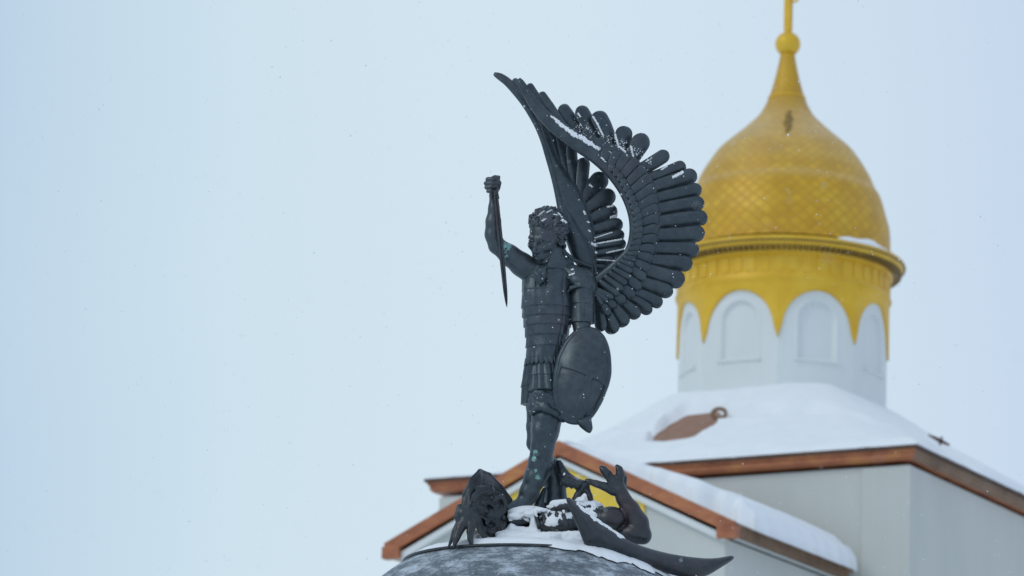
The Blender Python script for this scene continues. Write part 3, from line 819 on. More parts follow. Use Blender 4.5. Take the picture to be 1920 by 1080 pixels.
# scalloped tabs at the waist
for i in range(11):
    a = -1.75 + i * .27
    cx, cd = 1020 + 33.5 * math.sin(a), 3 - 31 * math.cos(a)
    w = 5.2
    tx, td = math.cos(a), math.sin(a)
    V = []
    for lay in (0, 1):
        for j in range(7):
            for m_ in range(5):
                s = j / 6; ww = w * math.sqrt(max(0, 1 - max(0, (s - .4) / .6) ** 2)); b_ = (m_ / 2 - 1) * ww
                out = 1.2 + 2.2 * s + (1.4 if lay else 0) * (1 - (m_ / 2 - 1) ** 2 * .6)
                dd = cd + td * b_ - math.cos(a) * out
                V.append((cx + tx * b_ + math.sin(a) * out, 673 + 15 * s + TL * (dd - 1), dd))
    V = np.array(V); f = grid_faces(7, 5) + [q_[::-1] for q_ in grid_faces(7, 5, base=35)]
    brd = [j * 5 for j in range(7)] + [30 + j for j in range(1, 5)] + [j * 5 + 4 for j in range(5, -1, -1)] + [3, 2, 1]
    for j in range(len(brd)): f.append((brd[j], brd[(j + 1) % len(brd)], brd[(j + 1) % len(brd)] + 35, brd[j] + 35))
    o = px_obj('waist_tab', V, f, BR, None, True, True); o.parent = cuir; o.matrix_parent_inverse = Matrix.Identity(4)
    o.data.transform(Matrix.Translation(-Vector(angel.location)))
# pleated skirt: three flounced flaps
def flap(name, rows, npl, amp, ph, steps=(), k0=0):
    def mod(t, A, py):
        f = amp * (.25 + .75 * t) * (np.abs(np.sin(npl * A / 2 + ph)) - .5) * 1.6
        for s0 in steps: f = f + (1.8 if py < s0 else 0) * max(0, 1 - (s0 - py) / 16)
        return f
    kk = spline([(r[1], 0, r[0], r[2], r[3], r[4]) for r in rows], 40); L = [(r[2], r[0], r[3], r[4], r[5]) for r in kk]
    ex_ = []
    for s0 in steps:
        for dy in (-.1, .1):
            i = np.searchsorted([r[1] for r in L], s0); a, b_ = L[i - 1], L[i]; t = (s0 + dy - a[1]) / (b_[1] - a[1])
            ex_.append(tuple(a[j] + (b_[j] - a[j]) * t for j in range(5)))
    L = sorted(L + ex_, key=lambda r: r[1])
    return px_obj(name, *loft(L, 180, mod), BR, angel)
flap('skirt', [(1014, 676, 4, 29, 27), (1010, 700, 6, 29, 27), (1006, 726, 8, 27, 26), (1004, 758, 12, 26, 22)], 13, 2.8, .3, (726,))
flap('skirt_flap', [(1020, 676, 0, 28, 28), (1022, 705, -6, 29, 27), (1023, 734, -12, 31, 27)], 11, 3.0, .4, (706,))
# gathered cloth under the flap and the cuff above the knee
C_ = Vol((975, 715, -60), (1075, 800, 40), 1.6)
for i, (y, l, r_) in enumerate(((738, 996, 1034), (747, 995, 1040), (757, 997, 1046), (766, 1002, 1050))):
    C_.chain([(l, y + 3, -8, 5), (l + 10, y - 2 - i, -30, 6), ((l + r_) / 2, y - 1 + i * 1.5, -38, 6), (r_, y + 5 + i * 2, -28, 6)], 3)
C_.chain([(998, 745, -10, 7), (996, 762, -12, 7), (999, 776, -14, 5)], 4)
C_.chain([(999, 774, -22, 6), (1008, 764, -34, 7), (1025, 766, -40, 6), (1042, 776, -36, 6), (1056, 788, -22, 5)], 4)
C_.ell((1024, 756, -8), (30, 24, 25), 8)
q, f = C_.mesh(1); px_obj('gathered_cloth', q, f, BR, angel)
# hanging strap segments beside the rear leg
SV = Vol((972, 750, -5), (1012, 856, 45), 1.4)
for y0, y1, xl in ((754, 790, 990), (788, 808, 991), (804, 828, 993), (824, 848, 996)):
    SV.cone((xl + 4, y0, 18), (xl + 4, y1, 18), 6, 5, .6)
q, f = SV.mesh(); px_obj('hanging_strap', q, f, BR, angel)
# boot cuff line and greave rim
GV = Vol((975, 835, -45), (1060, 900, 30), 1.3)
GV.chain([(995, 851, -20, 2.0), (1008, 856, -31, 2.2), (1024, 862, -28, 2.2), (1037, 870, -14, 2)], 1)
q, f = GV.mesh(); px_obj('boot_cuff', q, f, BR, angel)
# sleeve of plates, shoulder cape, knotted scarf
def slv(t, A, py):
    f = 0.0
    for u0, e0 in ((530, 571), (571, 606)):
        if u0 < py <= e0: f = -.6 + 1.7 * (py - u0) / (e0 - u0)
    return f + .7 * np.cos(6 * A + .5) * t - 1.6 * np.exp(-((A - .25) / .06) ** 2) * (py > 571)
ys = sorted(list(np.linspace(524, 606, 50)) + [570.9, 571.1, 605.9])
px_obj('sleeve', *loft([(1091 + .6 * math.sin((y - 524) / 82 * 3), y, 2 - (y - 524) * .08, 23.8 - .014 * (y - 524), 21.5) for y in ys], 96, slv), BR, angel)
K_ = Vol((985, 470, -60), (1135, 575, 55), 1.5)
K_.chain([(1052, 500, 6, 12), (1075, 515, 2, 17), (1092, 526, 2, 22), (1102, 536, 4, 19)], 8)
K_.ell((1088, 526, -2), (25, 13, 20), 8)
for x0, y0, x1, y1, d in ((1058, 499, 1110, 524, -10), (1052, 508, 1100, 519, -15), (1050, 518, 1082, 524, -18)):
    K_.chain([(x0, y0, d + 14, 2), ((x0 + x1) / 2, (y0 + y1) / 2, d, 2.6), (x1, y1, d + 12, 2)], 4)
K_.chain([(1063, 548, -17, 2.6), (1071, 539, -21, 3.2), (1089, 535, -22, 3.2), (1105, 539, -15, 3.2), (1114, 549, -2, 2.6)], 4)
K_.chain([(1057, 549, -26, 3), (1054, 566, -28, 3), (1056, 588, -26, 3), (1062, 602, -20, 2.5)], 2)
K_.ell((1062, 498, 14), (15, 16, 12), 5)
K_.chain([(1108, 500, 30, 4), (1075, 487, 22, 4), (1056, 470, 20, 3.4)], 3)
K_.ell((1022, 518, -12), (34, 13, 23), 6)
K_.chain([(1000, 508, -16, 5), (1014, 509, -30, 5), (1030, 509, -30, 5), (1048, 507, -16, 5)], 5)
q, f = K_.mesh(); px_obj('shoulder_cape', q, f, BR, angel)
N_ = Vol((990, 480, -70), (1035, 540, 0), 1.1)
N_.chain([(1022, 502, -36, 4), (1015, 507, -42, 5.5), (1009, 515, -44, 6), (1011, 526, -42, 5)], 2)
N_.chain([(1009, 500, -36, 3.5), (1004, 509, -42, 4.5), (1005, 521, -43, 4.5), (1012, 530, -42, 4)], 1.2)
N_.chain([(1020, 506, -42, 3.5), (1020, 515, -44, 4.5), (1017, 526, -42, 4)], 1.2)
N_.chain([(1016, 503, -50, 1), (1013, 514, -52, 1.4), (1013, 522, -50, 1)], 2, sub=True)
q, f = N_.mesh(); px_obj('knotted_scarf', q, f, BR, angel)

# sword: ridged blade held point down
sw0, sw1 = v3(930, 366, -30), v3(950.5, 577, -40)
ax = sw1 - sw0; pr = v3(ax[1], -ax[0], 0); pr /= np.linalg.norm(pr)
V = []; ws = [(0, 3.5), (.03, 4.2), (.25, 4.8), (.6, 4.9), (.85, 4.0), (.95, 2.4), (1, .2)]
ns = 30
for i in range(ns):
    s = i / (ns - 1); w = np.interp(s, [a for a, b_ in ws], [b_ for a, b_ in ws]); c = sw0 + ax * s
    for a, h in ((-1, 0), (-.45, -1.4), (-.15, -1.0), (0, -2.2), (.15, -1.0), (.45, -1.4), (1, 0), (0, 2.2)):
        V.append(c + pr * a * w + v3(0, 0, h * min(1, w / 3)))
V = np.array(V); f = grid_faces(ns, 8, True) + [tuple(range(8))[::-1], tuple(range((ns - 1) * 8, ns * 8))]
sword = px_obj('sword', V, f, BR2, angel, False, True)
GT = Vol((905, 318, -50), (948, 380, 10), .9)
GT.chain([(921, 358, -27, 2.6), (922, 372, -28, 2.0), (926, 384, -28, 1.2)], .8)
GT.chain([(931, 356, -26, 2.2), (935, 372, -26, 1.6)], .8)
GT.chain([(920, 351, -27, 2.2), (933, 350, -26, 2.2)], .8)
GT.chain([(926, 338, -14, 3), (928, 366, -26, 3)], 1)
GT.ell((929, 333, -12), (6.5, 5, 6), 1)
q, f = GT.mesh(); g_ = px_obj('sword_hilt', q, f, BR2, angel)

# oval shield
outl = [(1095, 611), (1112, 613), (1127, 621), (1136, 634), (1141.5, 649), (1145, 667), (1146, 685), (1144.5, 711), (1140, 727), (1134, 741), (1122, 766), (1112, 782), (1102, 792), (1088, 797), (1071, 796), (1058, 792.5), (1046, 778), (1037.5, 759), (1034.5, 738), (1036.5, 712), (1041, 685), (1051, 655), (1066, 631), (1080, 617)]
oc = v3(1092, 705, 0)[:2]
oa = np.array([math.atan2(y - oc[1], x - oc[0]) for x, y in outl]); orr = np.array([math.hypot(x - oc[0], y - oc[1]) for x, y in outl])
od = np.argsort(oa); oa, orr = oa[od], orr[od]
NA, NR = 200, 52
TA = np.linspace(-math.pi, math.pi, NA + 1)[:-1]; RR = np.interp(TA, oa, orr, period=2 * math.pi)
RR = (RR + np.roll(RR, 2) + np.roll(RR, -2) + np.roll(RR, 4) + np.roll(RR, -4)) / 5
PL = np.array([(1052, 688), (1076, 694), (1099, 704), (1096, 722), (1092, 736), (1086, 750), (1080, 764), (1072, 781), (1058, 776), (1047, 756), (1044, 735), (1046, 708)], float)
PR = np.array([(1110, 709), (1124, 715), (1135, 726), (1128, 744), (1115, 766), (1104, 779), (1096, 782), (1104, 756), (1108, 735)], float)
V = []
for side in (0, 1):
    for j in range(NR):
        s = (j / (NR - 1)) ** .8 if False else j / (NR - 1)
        s = max(s, .004)
        x = oc[0] + RR * s * np.cos(TA); y = oc[1] + RR * s * np.sin(TA)
        dpt = -50 + 26 * s ** 2.2 + (x - oc[0]) * .12
        if side == 0:
            for PG in (PL, PR):
                dpt = dpt + 3.4 * np.clip(-sdpoly(x, y, PG) / 1.3 + .5, 0, 1)
            rim = np.clip((s * RR - (RR - 7.5)) / 1.3, 0, 1) * (s < .995)
            dpt = dpt - 2.6 * rim
            gx = np.exp(-(((x - 1108) + (y - 700) * .05) / 1.1) ** 2) * (y < 703) * (s < .9)
            dpt = dpt + .9 * gx
        else: dpt = dpt + 5
        V.append(np.stack([x, y, dpt], -1))
V = np.concatenate(V); m_ = NA * NR
f = grid_faces(NR, NA, True) + [q_[::-1] for q_ in grid_faces(NR, NA, True, base=m_)]
a0, b0 = (NR - 1) * NA, m_ + (NR - 1) * NA
f += [(a0 + i, a0 + (i + 1) % NA, b0 + (i + 1) % NA, b0 + i) for i in range(NA)]
shield = px_obj('shield', V, f, BR, angel, True, True)
SP = Vol((1070, 770, -60), (1125, 822, -5), 1.1)
SP.blob([(1078, 786), (1108, 776), (1110, 792), (1112, 804), (1107, 813), (1100, 811), (1086, 800)], -27, .10)
q, f = SP.mesh(1); sp_ = px_obj('shield_spike', q, f, BR, angel)
# ------------------------------------------------------------------ wings
def feather(b, t, w, db, dt, th=3.6, tilt=2.2, bend=0.0, point=0.0, wb=.72):
    b, t = v3(*b)[:2], v3(*t)[:2]; ax = t - b; L = np.linalg.norm(ax); pr = np.array([-ax[1], ax[0]]) / L
    n, m = 15, 9; S_ = 1 - (1 - np.linspace(0, 1, n)) ** 1.6; V = []
    for lay in (0, 1):
        for s in S_:
            e0 = 1 - min(.5 * w * 1.0 / L, .45)
            pf = wb + (1 - wb) * min(1, s / .6)
            if s > e0: pf *= max(0, 1 - ((s - e0) / (1 - e0)) ** (2.6 - point)) ** .5
            for j in range(m):
                a = j / (m - 1) * 2 - 1
                x = b + ax * s + pr * (a * pf * w / 2 + bend * math.sin(math.pi * s) * w)
                d = db + (dt - db) * s + tilt * a * (w / 18)
                if lay == 0: d -= th * (1 - a * a) ** .6 * (.55 + .45 * min(1, pf)) + (.7 if j == m // 2 else 0)
                else: d += 1.2 * (1 - a * a)
                V.append((x[0], x[1], d))
    V = np.array(V); f = grid_faces(n, m) + [q[::-1] for q in grid_faces(n, m, base=n * m)]
    M_ = n * m; brd = [i * m for i in range(n)] + [(n - 1) * m + j for j in range(1, m)] + [i * m + m - 1 for i in range(n - 2, -1, -1)] + list(range(m - 2, 0, -1))
    for i in range(len(brd)): f.append((brd[i], brd[(i + 1) % len(brd)], brd[(i + 1) % len(brd)] + M_, brd[i] + M_))
    return V, f
FEATH = []; FR = random.Random(8)
def add_feather(wing, *a, **k):
    V, f = feather(*a, **k)
    o = px_obj('feather', V, f, BR, angel, True, True); o.parent = wing; FEATH.append(o)
def wing_bar(pts, n=70, flat=.8, nr=18, amp=0.0):
    R = spline(pts, n); V = []
    for i in range(n):
        c = R[i, :3]; t = R[min(i + 1, n - 1), :2] - R[max(i - 1, 0), :2]; t /= np.linalg.norm(t); pr = np.array([-t[1], t[0]])
        for k_ in range(nr):
            a = 2 * math.pi * k_ / nr; r = R[i, 3]
            V.append((c[0] + pr[0] * r * math.cos(a), c[1] + pr[1] * r * math.cos(a), c[2] + r * flat * math.sin(a)))
    f = grid_faces(n, nr, True) + [tuple(range(nr))[::-1], tuple(range((n - 1) * nr, n * nr))]
    return np.array(V), f
def sheet(A, Bp, n, th):
    """solid web between two curves of (px, py, d)"""
    a, b = spline(A, n), spline(Bp, n); m = 8; V = []
    for lay in (0, 1):
        for i in range(n):
            for j in range(m):
                s = j / (m - 1); p = a[i] * (1 - s) + b[i] * s
                p = p.copy(); p[2] += (-th if lay == 0 else th) * math.sin(math.pi * (.1 + .8 * s)) ; V.append(p)
    V = np.array(V); f = grid_faces(n, m) + [q[::-1] for q in grid_faces(n, m, base=n * m)]
    M_ = n * m; brd = [i * m for i in range(n)] + [(n - 1) * m + j for j in range(1, m)] + [i * m + m - 1 for i in range(n - 2, -1, -1)] + list(range(m - 2, 0, -1))
    for i in range(len(brd)): f.append((brd[i], brd[(i + 1) % len(brd)], brd[(i + 1) % len(brd)] + M_, brd[i] + M_))
    return V, f
# near wing: curved bar from the shoulder to the tip
bar = [(1108, 540, 22, 15), (1124, 523, 20, 11), (1141, 508, 17, 9), (1160, 491, 14, 9), (1178, 472, 12, 8), (1186, 450, 10, 8), (1188, 423, 8, 8), (1184, 394, 7, 9), (1173, 363, 6, 10.5), (1158, 337, 4, 12), (1140, 314, 2, 13.5), (1116, 292, 0, 14), (1090, 272, -2, 16), (1060, 250, -4, 15.5), (1030, 226, -4, 13.5), (1005, 199, -4, 11), (987, 172, -3, 8.5), (975, 152, -2, 6), (973, 147, -2, 3)]
web_in = [(1112, 545, 28), (1145, 508, 22), (1178, 476, 17), (1190, 423, 14), (1176, 363, 11), (1142, 314, 8), (1100, 280, 5), (1050, 242, 3)]
web_out = [(1122, 590, 34), (1172, 570, 30), (1222, 508, 26), (1238, 430, 22), (1236, 370, 22), (1210, 315, 16), (1160, 275, 9), (1062, 236, 3)]
V, f = joinm([wing_bar(bar), sheet(web_in, web_out, 60, 2.5)])
wing1 = px_obj('wing', V, f, BR, angel, True, True)
prim = [((1120, 570), (1128, 622), 20), ((1135, 585), (1152, 626), 24), ((1141, 566), (1175, 611), 24), ((1160, 562), (1199, 595), 22),
        ((1165, 550), (1222, 586), 21), ((1183, 546), (1242, 571), 20.5), ((1192, 528), (1262, 550), 21), ((1205, 507), (1284, 527), 26), ((1214, 491), (1299, 495), 23),
        ((1218, 468), (1311, 468), 22), ((1222, 444), (1322, 436), 23), ((1224, 421), (1327, 407), 21.5), ((1224, 397), (1321, 379), 20), ((1222, 376), (1316, 353), 19.5),
        ((1218, 356), (1307, 326), 21), ((1214, 338), (1286, 309), 18), ((1196, 322), (1254, 286), 22), ((1183, 300), (1210, 251), 28), ((1166, 290), (1171, 236), 27),
        ((1148, 275), (1117, 209), 26), ((1128, 272), (1085, 199), 23), ((1100, 262), (1051, 197), 20)]
for i, (b, t, w) in enumerate(prim):
    add_feather(wing1, b, t, w * (1.38 if 5 < i < 16 else 1.22) * FR.uniform(.97, 1.05), 24, 34 if 3 < i < 16 else 18, th=6.0, tilt=4.0, point=FR.uniform(.2, 1.1), wb=.97 if 4 < i < 17 else .8, bend=FR.uniform(-.06, .06))
for b, t, w in (((1062, 243), (1012, 173), 17), ((1035, 226), (990, 157), 15)):
    add_feather(wing1, b, t, w, 4, 4, th=4, tilt=1.5)
T2 = spline([(1140, 592, 0), (1152, 578, 0), (1175, 566, 0), (1196, 550, 0), (1207, 530, 0), (1216, 510, 0), (1224, 487, 0), (1229, 467, 0), (1233, 447, 0), (1236, 423, 0), (1236, 397, 0), (1234, 373, 0), (1230, 350, 0), (1219, 325, 0), (1203, 305, 0), (1184, 292, 0), (1163, 285, 0), (1140, 278, 0)], 21)
T3 = spline([(1128, 572, 0), (1146, 562, 0), (1165, 549, 0), (1180, 524, 0), (1189, 500, 0), (1196, 477, 0), (1202, 453, 0), (1206, 430, 0), (1204, 405, 0), (1197, 384, 0), (1187, 362, 0), (1176, 342, 0), (1163, 322, 0), (1147, 306, 0)], 26)
Ein = spline([(b_[0], b_[1], 0) for b_ in bar[0:13]], 200)[:, :2]
def covert(T, i, w, reach, d0, d1, th):
    n = len(T); t = T[i, :2]; k_ = np.argmin(np.linalg.norm(Ein - t, axis=1))
    back = max(0, k_ - 7); e0 = Ein[back]; v = (e0 - t); b = t + v * reach
    add_feather(wing1, b, t, w, d0, d1, th=th, tilt=2.8, wb=.8)
for i in range(len(T2)):
    sp = np.linalg.norm(T2[min(i + 1, 20), :2] - T2[max(i - 1, 0), :2]) / (2 if 0 < i < 20 else 1)
    sh = -20 * max(0, (i - 11) / 9); covert(T2, i, sp * 1.15, .82, 13 + sh, 15 + sh, 4.2)
for i in range(len(T3)):
    sp = np.linalg.norm(T3[min(i + 1, 25), :2] - T3[max(i - 1, 0), :2]) / (2 if 0 < i < 25 else 1)
    sh = -17 * max(0, (i - 14) / 11); covert(T3, i, sp * 1.2, .95, 6 + sh, 7 + sh, 4.0)
# far wing
bar2 = [(1108, 522, 44, 12), (1102, 500, 46, 17), (1090, 470, 48, 21), (1074, 435, 50, 18), (1062, 405, 52, 15), (1053, 378, 54, 10.5), (1046, 352, 55, 8.5), (1039, 325, 56, 8), (1029, 290, 57, 8), (1022, 266, 57, 8), (1011, 238, 57, 8), (998, 214, 57, 8), (984, 192, 56, 8), (968, 171, 55, 8.5), (952, 154, 54, 8), (938, 144, 53, 7), (930, 140, 53, 5), (926, 138, 53, 3)]
w_in = [(1104, 515, 50), (1085, 470, 53), (1066, 420, 56), (1052, 370, 58), (1040, 320, 60), (1024, 265, 60), (1000, 215, 59)]
w_out = [(1118, 512, 52), (1117, 470, 54), (1112, 420, 57), (1104, 370, 60), (1088, 310, 62), (1066, 268, 62), (1030, 225, 60)]
V, f = joinm([wing_bar(bar2), sheet(w_in, w_out, 50, 3)])
wing2 = px_obj('wing', V, f, BR, angel, True, True)
far = [((1108, 500), (1141, 506), 15), ((1108, 491), (1155, 488), 15), ((1106, 478), (1171, 471), 16), ((1104, 465), (1174, 456), 16), ((1102, 451), (1171, 439), 17), ((1098, 436), (1168, 418), 20),
       ((1095, 418), (1157, 391), 22), ((1090, 402), (1152, 360), 25), ((1085, 390), (1134, 325), 27)]
for b, t, w in far: add_feather(wing2, b, t, w * 1.32, 58, 66, th=5.5, tilt=3.4, point=.6)
for b, t, w in (((1086, 392), (1095, 295), 25), ((1078, 375), (1070, 268), 22), ((1070, 360), (1048, 245), 20), ((1062, 345), (1026, 222), 18), ((1052, 320), (1006, 196), 16), ((1030, 262), (984, 168), 14), ((1000, 205), (963, 147), 12)):
    add_feather(wing2, b, t, w, 55, 58, th=5.5, tilt=2.2, point=.5)
V, f = sheet([(1092, 520, 42), (1078, 470, 42), (1060, 415, 44), (1052, 375, 46), (1043, 335, 49), (1030, 288, 50), (1013, 238, 51)], [(1119, 514, 46), (1118, 470, 48), (1113, 425, 50), (1101, 385, 51), (1080, 345, 52), (1046, 295, 53), (1020, 243, 53)], 50, 4)
o = px_obj('wing_shoulder', V, f, BR, angel, True, True); o.parent = wing2

# ------------------------------------------------------------------ fallen beast
beast = empty('fallen_beast_statue', tuple(P((1010, 1010, 0))))
tag(beast, 'dark bronze fallen winged beast sprawled on its back under the feet of the warrior', 'statue')
D = Vol((832, 862, -95), (1245, 1060, 75), 1.9)
# trunk and flanks
D.ell((985, 966, 8), (42, 14, 30), 8); D.ell((969, 978, -6), (27, 10, 26), 2); D.ell((1040, 983, -12), (41, 21, 32), 2); D.ell((1100, 972, 5), (44, 30, 34), 8)
D.ell((1145, 972, -12), (28, 23, 22), 4); D.ell((1184, 999, 0), (30, 22, 24), 5)
D.chain([(1040, 950, -20, 8), (1075, 948, -18, 9), (1110, 955, -14, 9)], 5)
for i in range(5): D.chain([(1004 + 13 * i, 962 - (i % 2) * 2, -34, 3), (1010 + 13 * i, 985, -38, 3.4), (1006 + 13 * i, 1000, -30, 2)], 2.5)
D.ell((938, 984, 14), (46, 24, 20), 4); D.ell((995, 984, 22), (60, 20, 20), 4); D.ell((1090, 992, 18), (55, 20, 22), 4)
# raised arm with its clawed hand
D.chain([(1190, 1000, -6, 21), (1204, 1003, -8, 17), (1197, 980, -6, 19), (1182, 955, -6, 17), (1169, 935, -6, 13.5), (1162, 918, -6, 13)], 5)
D.ell((1209, 1006, -6), (11, 13, 12), 4)
D.ell((1154, 908, -6), (16, 18, 10), 4)
D.chain([(1150, 920, -8, 10), (1133, 912, -12, 8), (1118, 907, -16, 7), (1105, 903, -18, 5.5), (1100, 901, -18, 4)], 2)
D.chain([(1148, 902, -8, 8.5), (1139, 889, -10, 8.5), (1132, 881, -12, 7.5), (1128, 877, -12, 5)], 2)
D.chain([(1160, 905, -4, 9), (1163, 890, -8, 8.2), (1161, 880, -8, 7), (1157, 874, -8, 4)], 2)
D.chain([(1168, 915, 6, 7), (1170, 897, 10, 6), (1166, 884, 10, 4.6)], 2)
D.ell((1146, 893, -18), (6, 9, 5), 2, sub=True)
for i in range(4): D.cone((1176 + 7 * i, 940 + 14 * i, 0), (1181 + 8 * i, 934 + 14 * i, 2), 4, 1.5, 2)
# arm that grips the rear leg
D.chain([(1048, 868, 26, 6), (1056, 886, 22, 9), (1068, 900, 18, 10.5), (1086, 908, 14, 9.5), (1098, 909, 10, 8.5)], 3)
D.chain([(1096, 912, 8, 7), (1084, 928, 0, 7), (1076, 944, -6, 8)], 3); D.chain([(1098, 912, 8, 7), (1106, 930, 4, 5), (1110, 948, 0, 6)], 3)
for i in range(4): D.chain([(1060 + 9 * i, 893 + 4 * i, 6, 5.2), (1057 + 9 * i, 902 + 3 * i, -2, 5.0), (1054 + 9 * i, 909 + 2 * i, 4, 4.2)], 2.2)
for i in range(5): D.cone((1046 + 4 * i, 866 + 8 * i, 26), (1052 + 4 * i, 860 + 8 * i, 28), 4, 1.2, 1.5)
# head hanging back: skull, snout, horn, jaw
D.ell((906, 948, -16), (22, 28, 20), 5); D.ell((929, 970, -20), (18, 36, 22), 4)
D.chain([(885, 947, -22, 6), (893, 932, -28, 8.5), (904, 921, -31, 10), (918, 920, -30, 10)], 3)
D.ell((897, 916, -32), (6, 5, 6), 1.5); D.ell((919, 911, -34), (6, 5.5, 6), 1.5)
D.chain([(889, 940, -34, 3.5), (900, 926, -42, 3), (914, 921, -42, 3)], 1)
D.chain([(894, 945, -38, 1.8), (906, 931, -44, 1.8), (922, 925, -40, 1.8)], .8, sub=True)
D.ell((913, 957, -42), (8, 8, 8), 3, sub=True); D.ell((913, 958, -35), (5, 5, 5), 1)
D.chain([(902, 945, -36, 3), (914, 941, -42, 3.4), (926, 948, -42, 3.2), (929, 960, -40, 3)], 1.5)
D.chain([(904, 968, -36, 2.6), (914, 975, -42, 3), (926, 972, -42, 3)], 1.5)
D.chain([(930, 935, -26, 5), (942, 932, -26, 5), (947, 944, -28, 4.6), (945, 960, -30, 4), (938, 968, -32, 3)], 1.5)
D.ell((922, 985, -38), (7, 5, 6), 2, sub=True)
D.chain([(912, 990, -34, 4), (924, 1000, -36, 5), (940, 996, -34, 5), (946, 982, -30, 5)], 2)
for i in range(3): D.cone((930 + 5 * i, 996 - 3 * i, -40), (932 + 6 * i, 1004 - 3 * i, -42), 2.6, .8, .8)
rg = random.Random(3)
for i in range(6): D.ell((rg.uniform(908, 944), rg.uniform(945, 1000), -41 + rg.uniform(-2, 3)), (rg.uniform(3, 6), rg.uniform(3, 7), 4), 1.5)
# clawed fore foot on the rim
D.ell((880, 966, -30), (21, 19, 18), 5); D.ell((868, 962, -34), (11, 14, 12), 4)
D.chain([(873, 974, -36, 12), (863, 990, -42, 9.5), (856, 1008, -46, 7), (851, 1026, -46, 3)], 2)
D.chain([(864, 976, -28, 8), (853, 996, -32, 6), (841, 1026, -34, 2.4)], 1.5)
D.chain([(887, 977, -40, 10), (882, 996, -48, 7.5), (882, 1010, -50, 6), (885, 1026, -50, 3)], 2)
D.chain([(896, 978, -34, 9), (903, 996, -42, 6.5), (909, 1008, -46, 5), (916, 1018, -48, 2)], 2)
D.chain([(862, 950, -34, 6), (857, 968, -40, 6), (861, 984, -42, 5)], 2)
q, f = D.mesh(1)
bst = px_obj('body', q, f, BR2, beast); bq, bfc = q, f
# folded wing like a pointed hood behind the head
W = Vol((850, 868, -40), (975, 970, 60), 1.7)
W.blob([(868, 968), (866, 945), (869, 924), (883, 898), (894, 885), (900.5, 880), (908, 882), (919, 888), (940, 911), (957, 934), (966, 950), (955, 966), (920, 968)], 14, .035, skew=-.2)
W.ell((918, 950, -22), (34, 50, 26), 4, sub=True)
W.chain([(868, 950, 4, 4), (871, 925, 6, 4), (884, 899, 10, 4), (900, 883, 14, 4), (918, 890, 16, 3.6), (939, 912, 14, 3.4), (958, 937, 8, 3.4)], 3)
q, f = W.mesh(1); px_obj('folded_wing', q, f, BR2, beast)
# great crescent wing sweeping to the right
cres = [(1060, 934.5), (1064, 932), (1069, 933), (1084, 945), (1103, 962), (1120, 974.5), (1144, 991), (1168, 1007.5), (1192, 1019.5), (1217, 1028), (1253, 1037.5), (1289, 1043.5), (1325, 1047), (1344, 1046), (1360, 1043.5), (1371, 1041), (1377, 1043.5), (1376, 1048), (1370, 1053), (1354, 1063), (1340, 1072), (1326, 1080), (1305, 1085), (1280, 1083), (1250, 1075), (1228, 1068.5), (1204, 1060), (1168, 1049), (1144, 1041), (1115, 1032), (1096, 1023), (1089, 1004), (1079, 980), (1069, 957)]
W = Vol((1050, 922, -270), (1390, 1095, -30), 2.0)
W.blob(cres, -155, .035, tilt=.5, k=0)
W.blob([(1066, 936), (1084, 948), (1120, 978), (1168, 1011), (1217, 1032), (1289, 1048), (1344, 1050), (1289, 1052), (1217, 1038), (1168, 1020), (1120, 990), (1082, 958)], -163, .05, tilt=.5, k=3)
q, f = W.mesh(1); crq, crf = q, f; px_obj('crescent_wing', q, f, BR2, beast, raw=True)

# ------------------------------------------------------------------ stone pedestal with a snowed-up bronze cap
RIMC = P((996, 1066, 0)); RIMR = 239 * SPX; SR = 440 * SPX; SA = math.asin(RIMR / SR)
ped = empty('pedestal', (RIMC[0], RIMC[1], 0)); tag(ped, 'round frosted grey granite pedestal with a domed top carrying the bronze statues', 'pedestal')
cz0 = RIMC[2] - SR * math.cos(SA)
prof = [(SR * math.sin(t), cz0 + SR * math.cos(t)) for t in np.linspace(SA, math.radians(100), 60)]
prof = [(.01, RIMC[2] - .02), (RIMR - .02, RIMC[2] - .02)] + prof + [(1.9, cz0 - .5), (1.9, 3.0), (2.3, 2.9), (2.3, 1.0), (3.0, .9), (3.0, 0)]
V, f = revolve(prof, 128); o = mesh_obj('stone_dome', V, f, STONE, ped, True, False, True)
V, f = revolve([(RIMR - .05, RIMC[2] + .03), (RIMR + .012, RIMC[2] + .028), (RIMR + .016, RIMC[2] + .012), (RIMR + .008, RIMC[2] - .004), (RIMR - .05, RIMC[2] - .012)], 160)
mesh_obj('bronze_rim', V, f, BR2, ped, True, False, True)
def cap_h(r): return RIMC[2] + .235 * (1 - (r / RIMR) ** 2)
V, f = revolve([(max(r, .01), cap_h(r)) for r in np.linspace(0, RIMR - .03, 20)], 96)
mesh_obj('bronze_cap', V, f, BR2, ped, True, False, True)
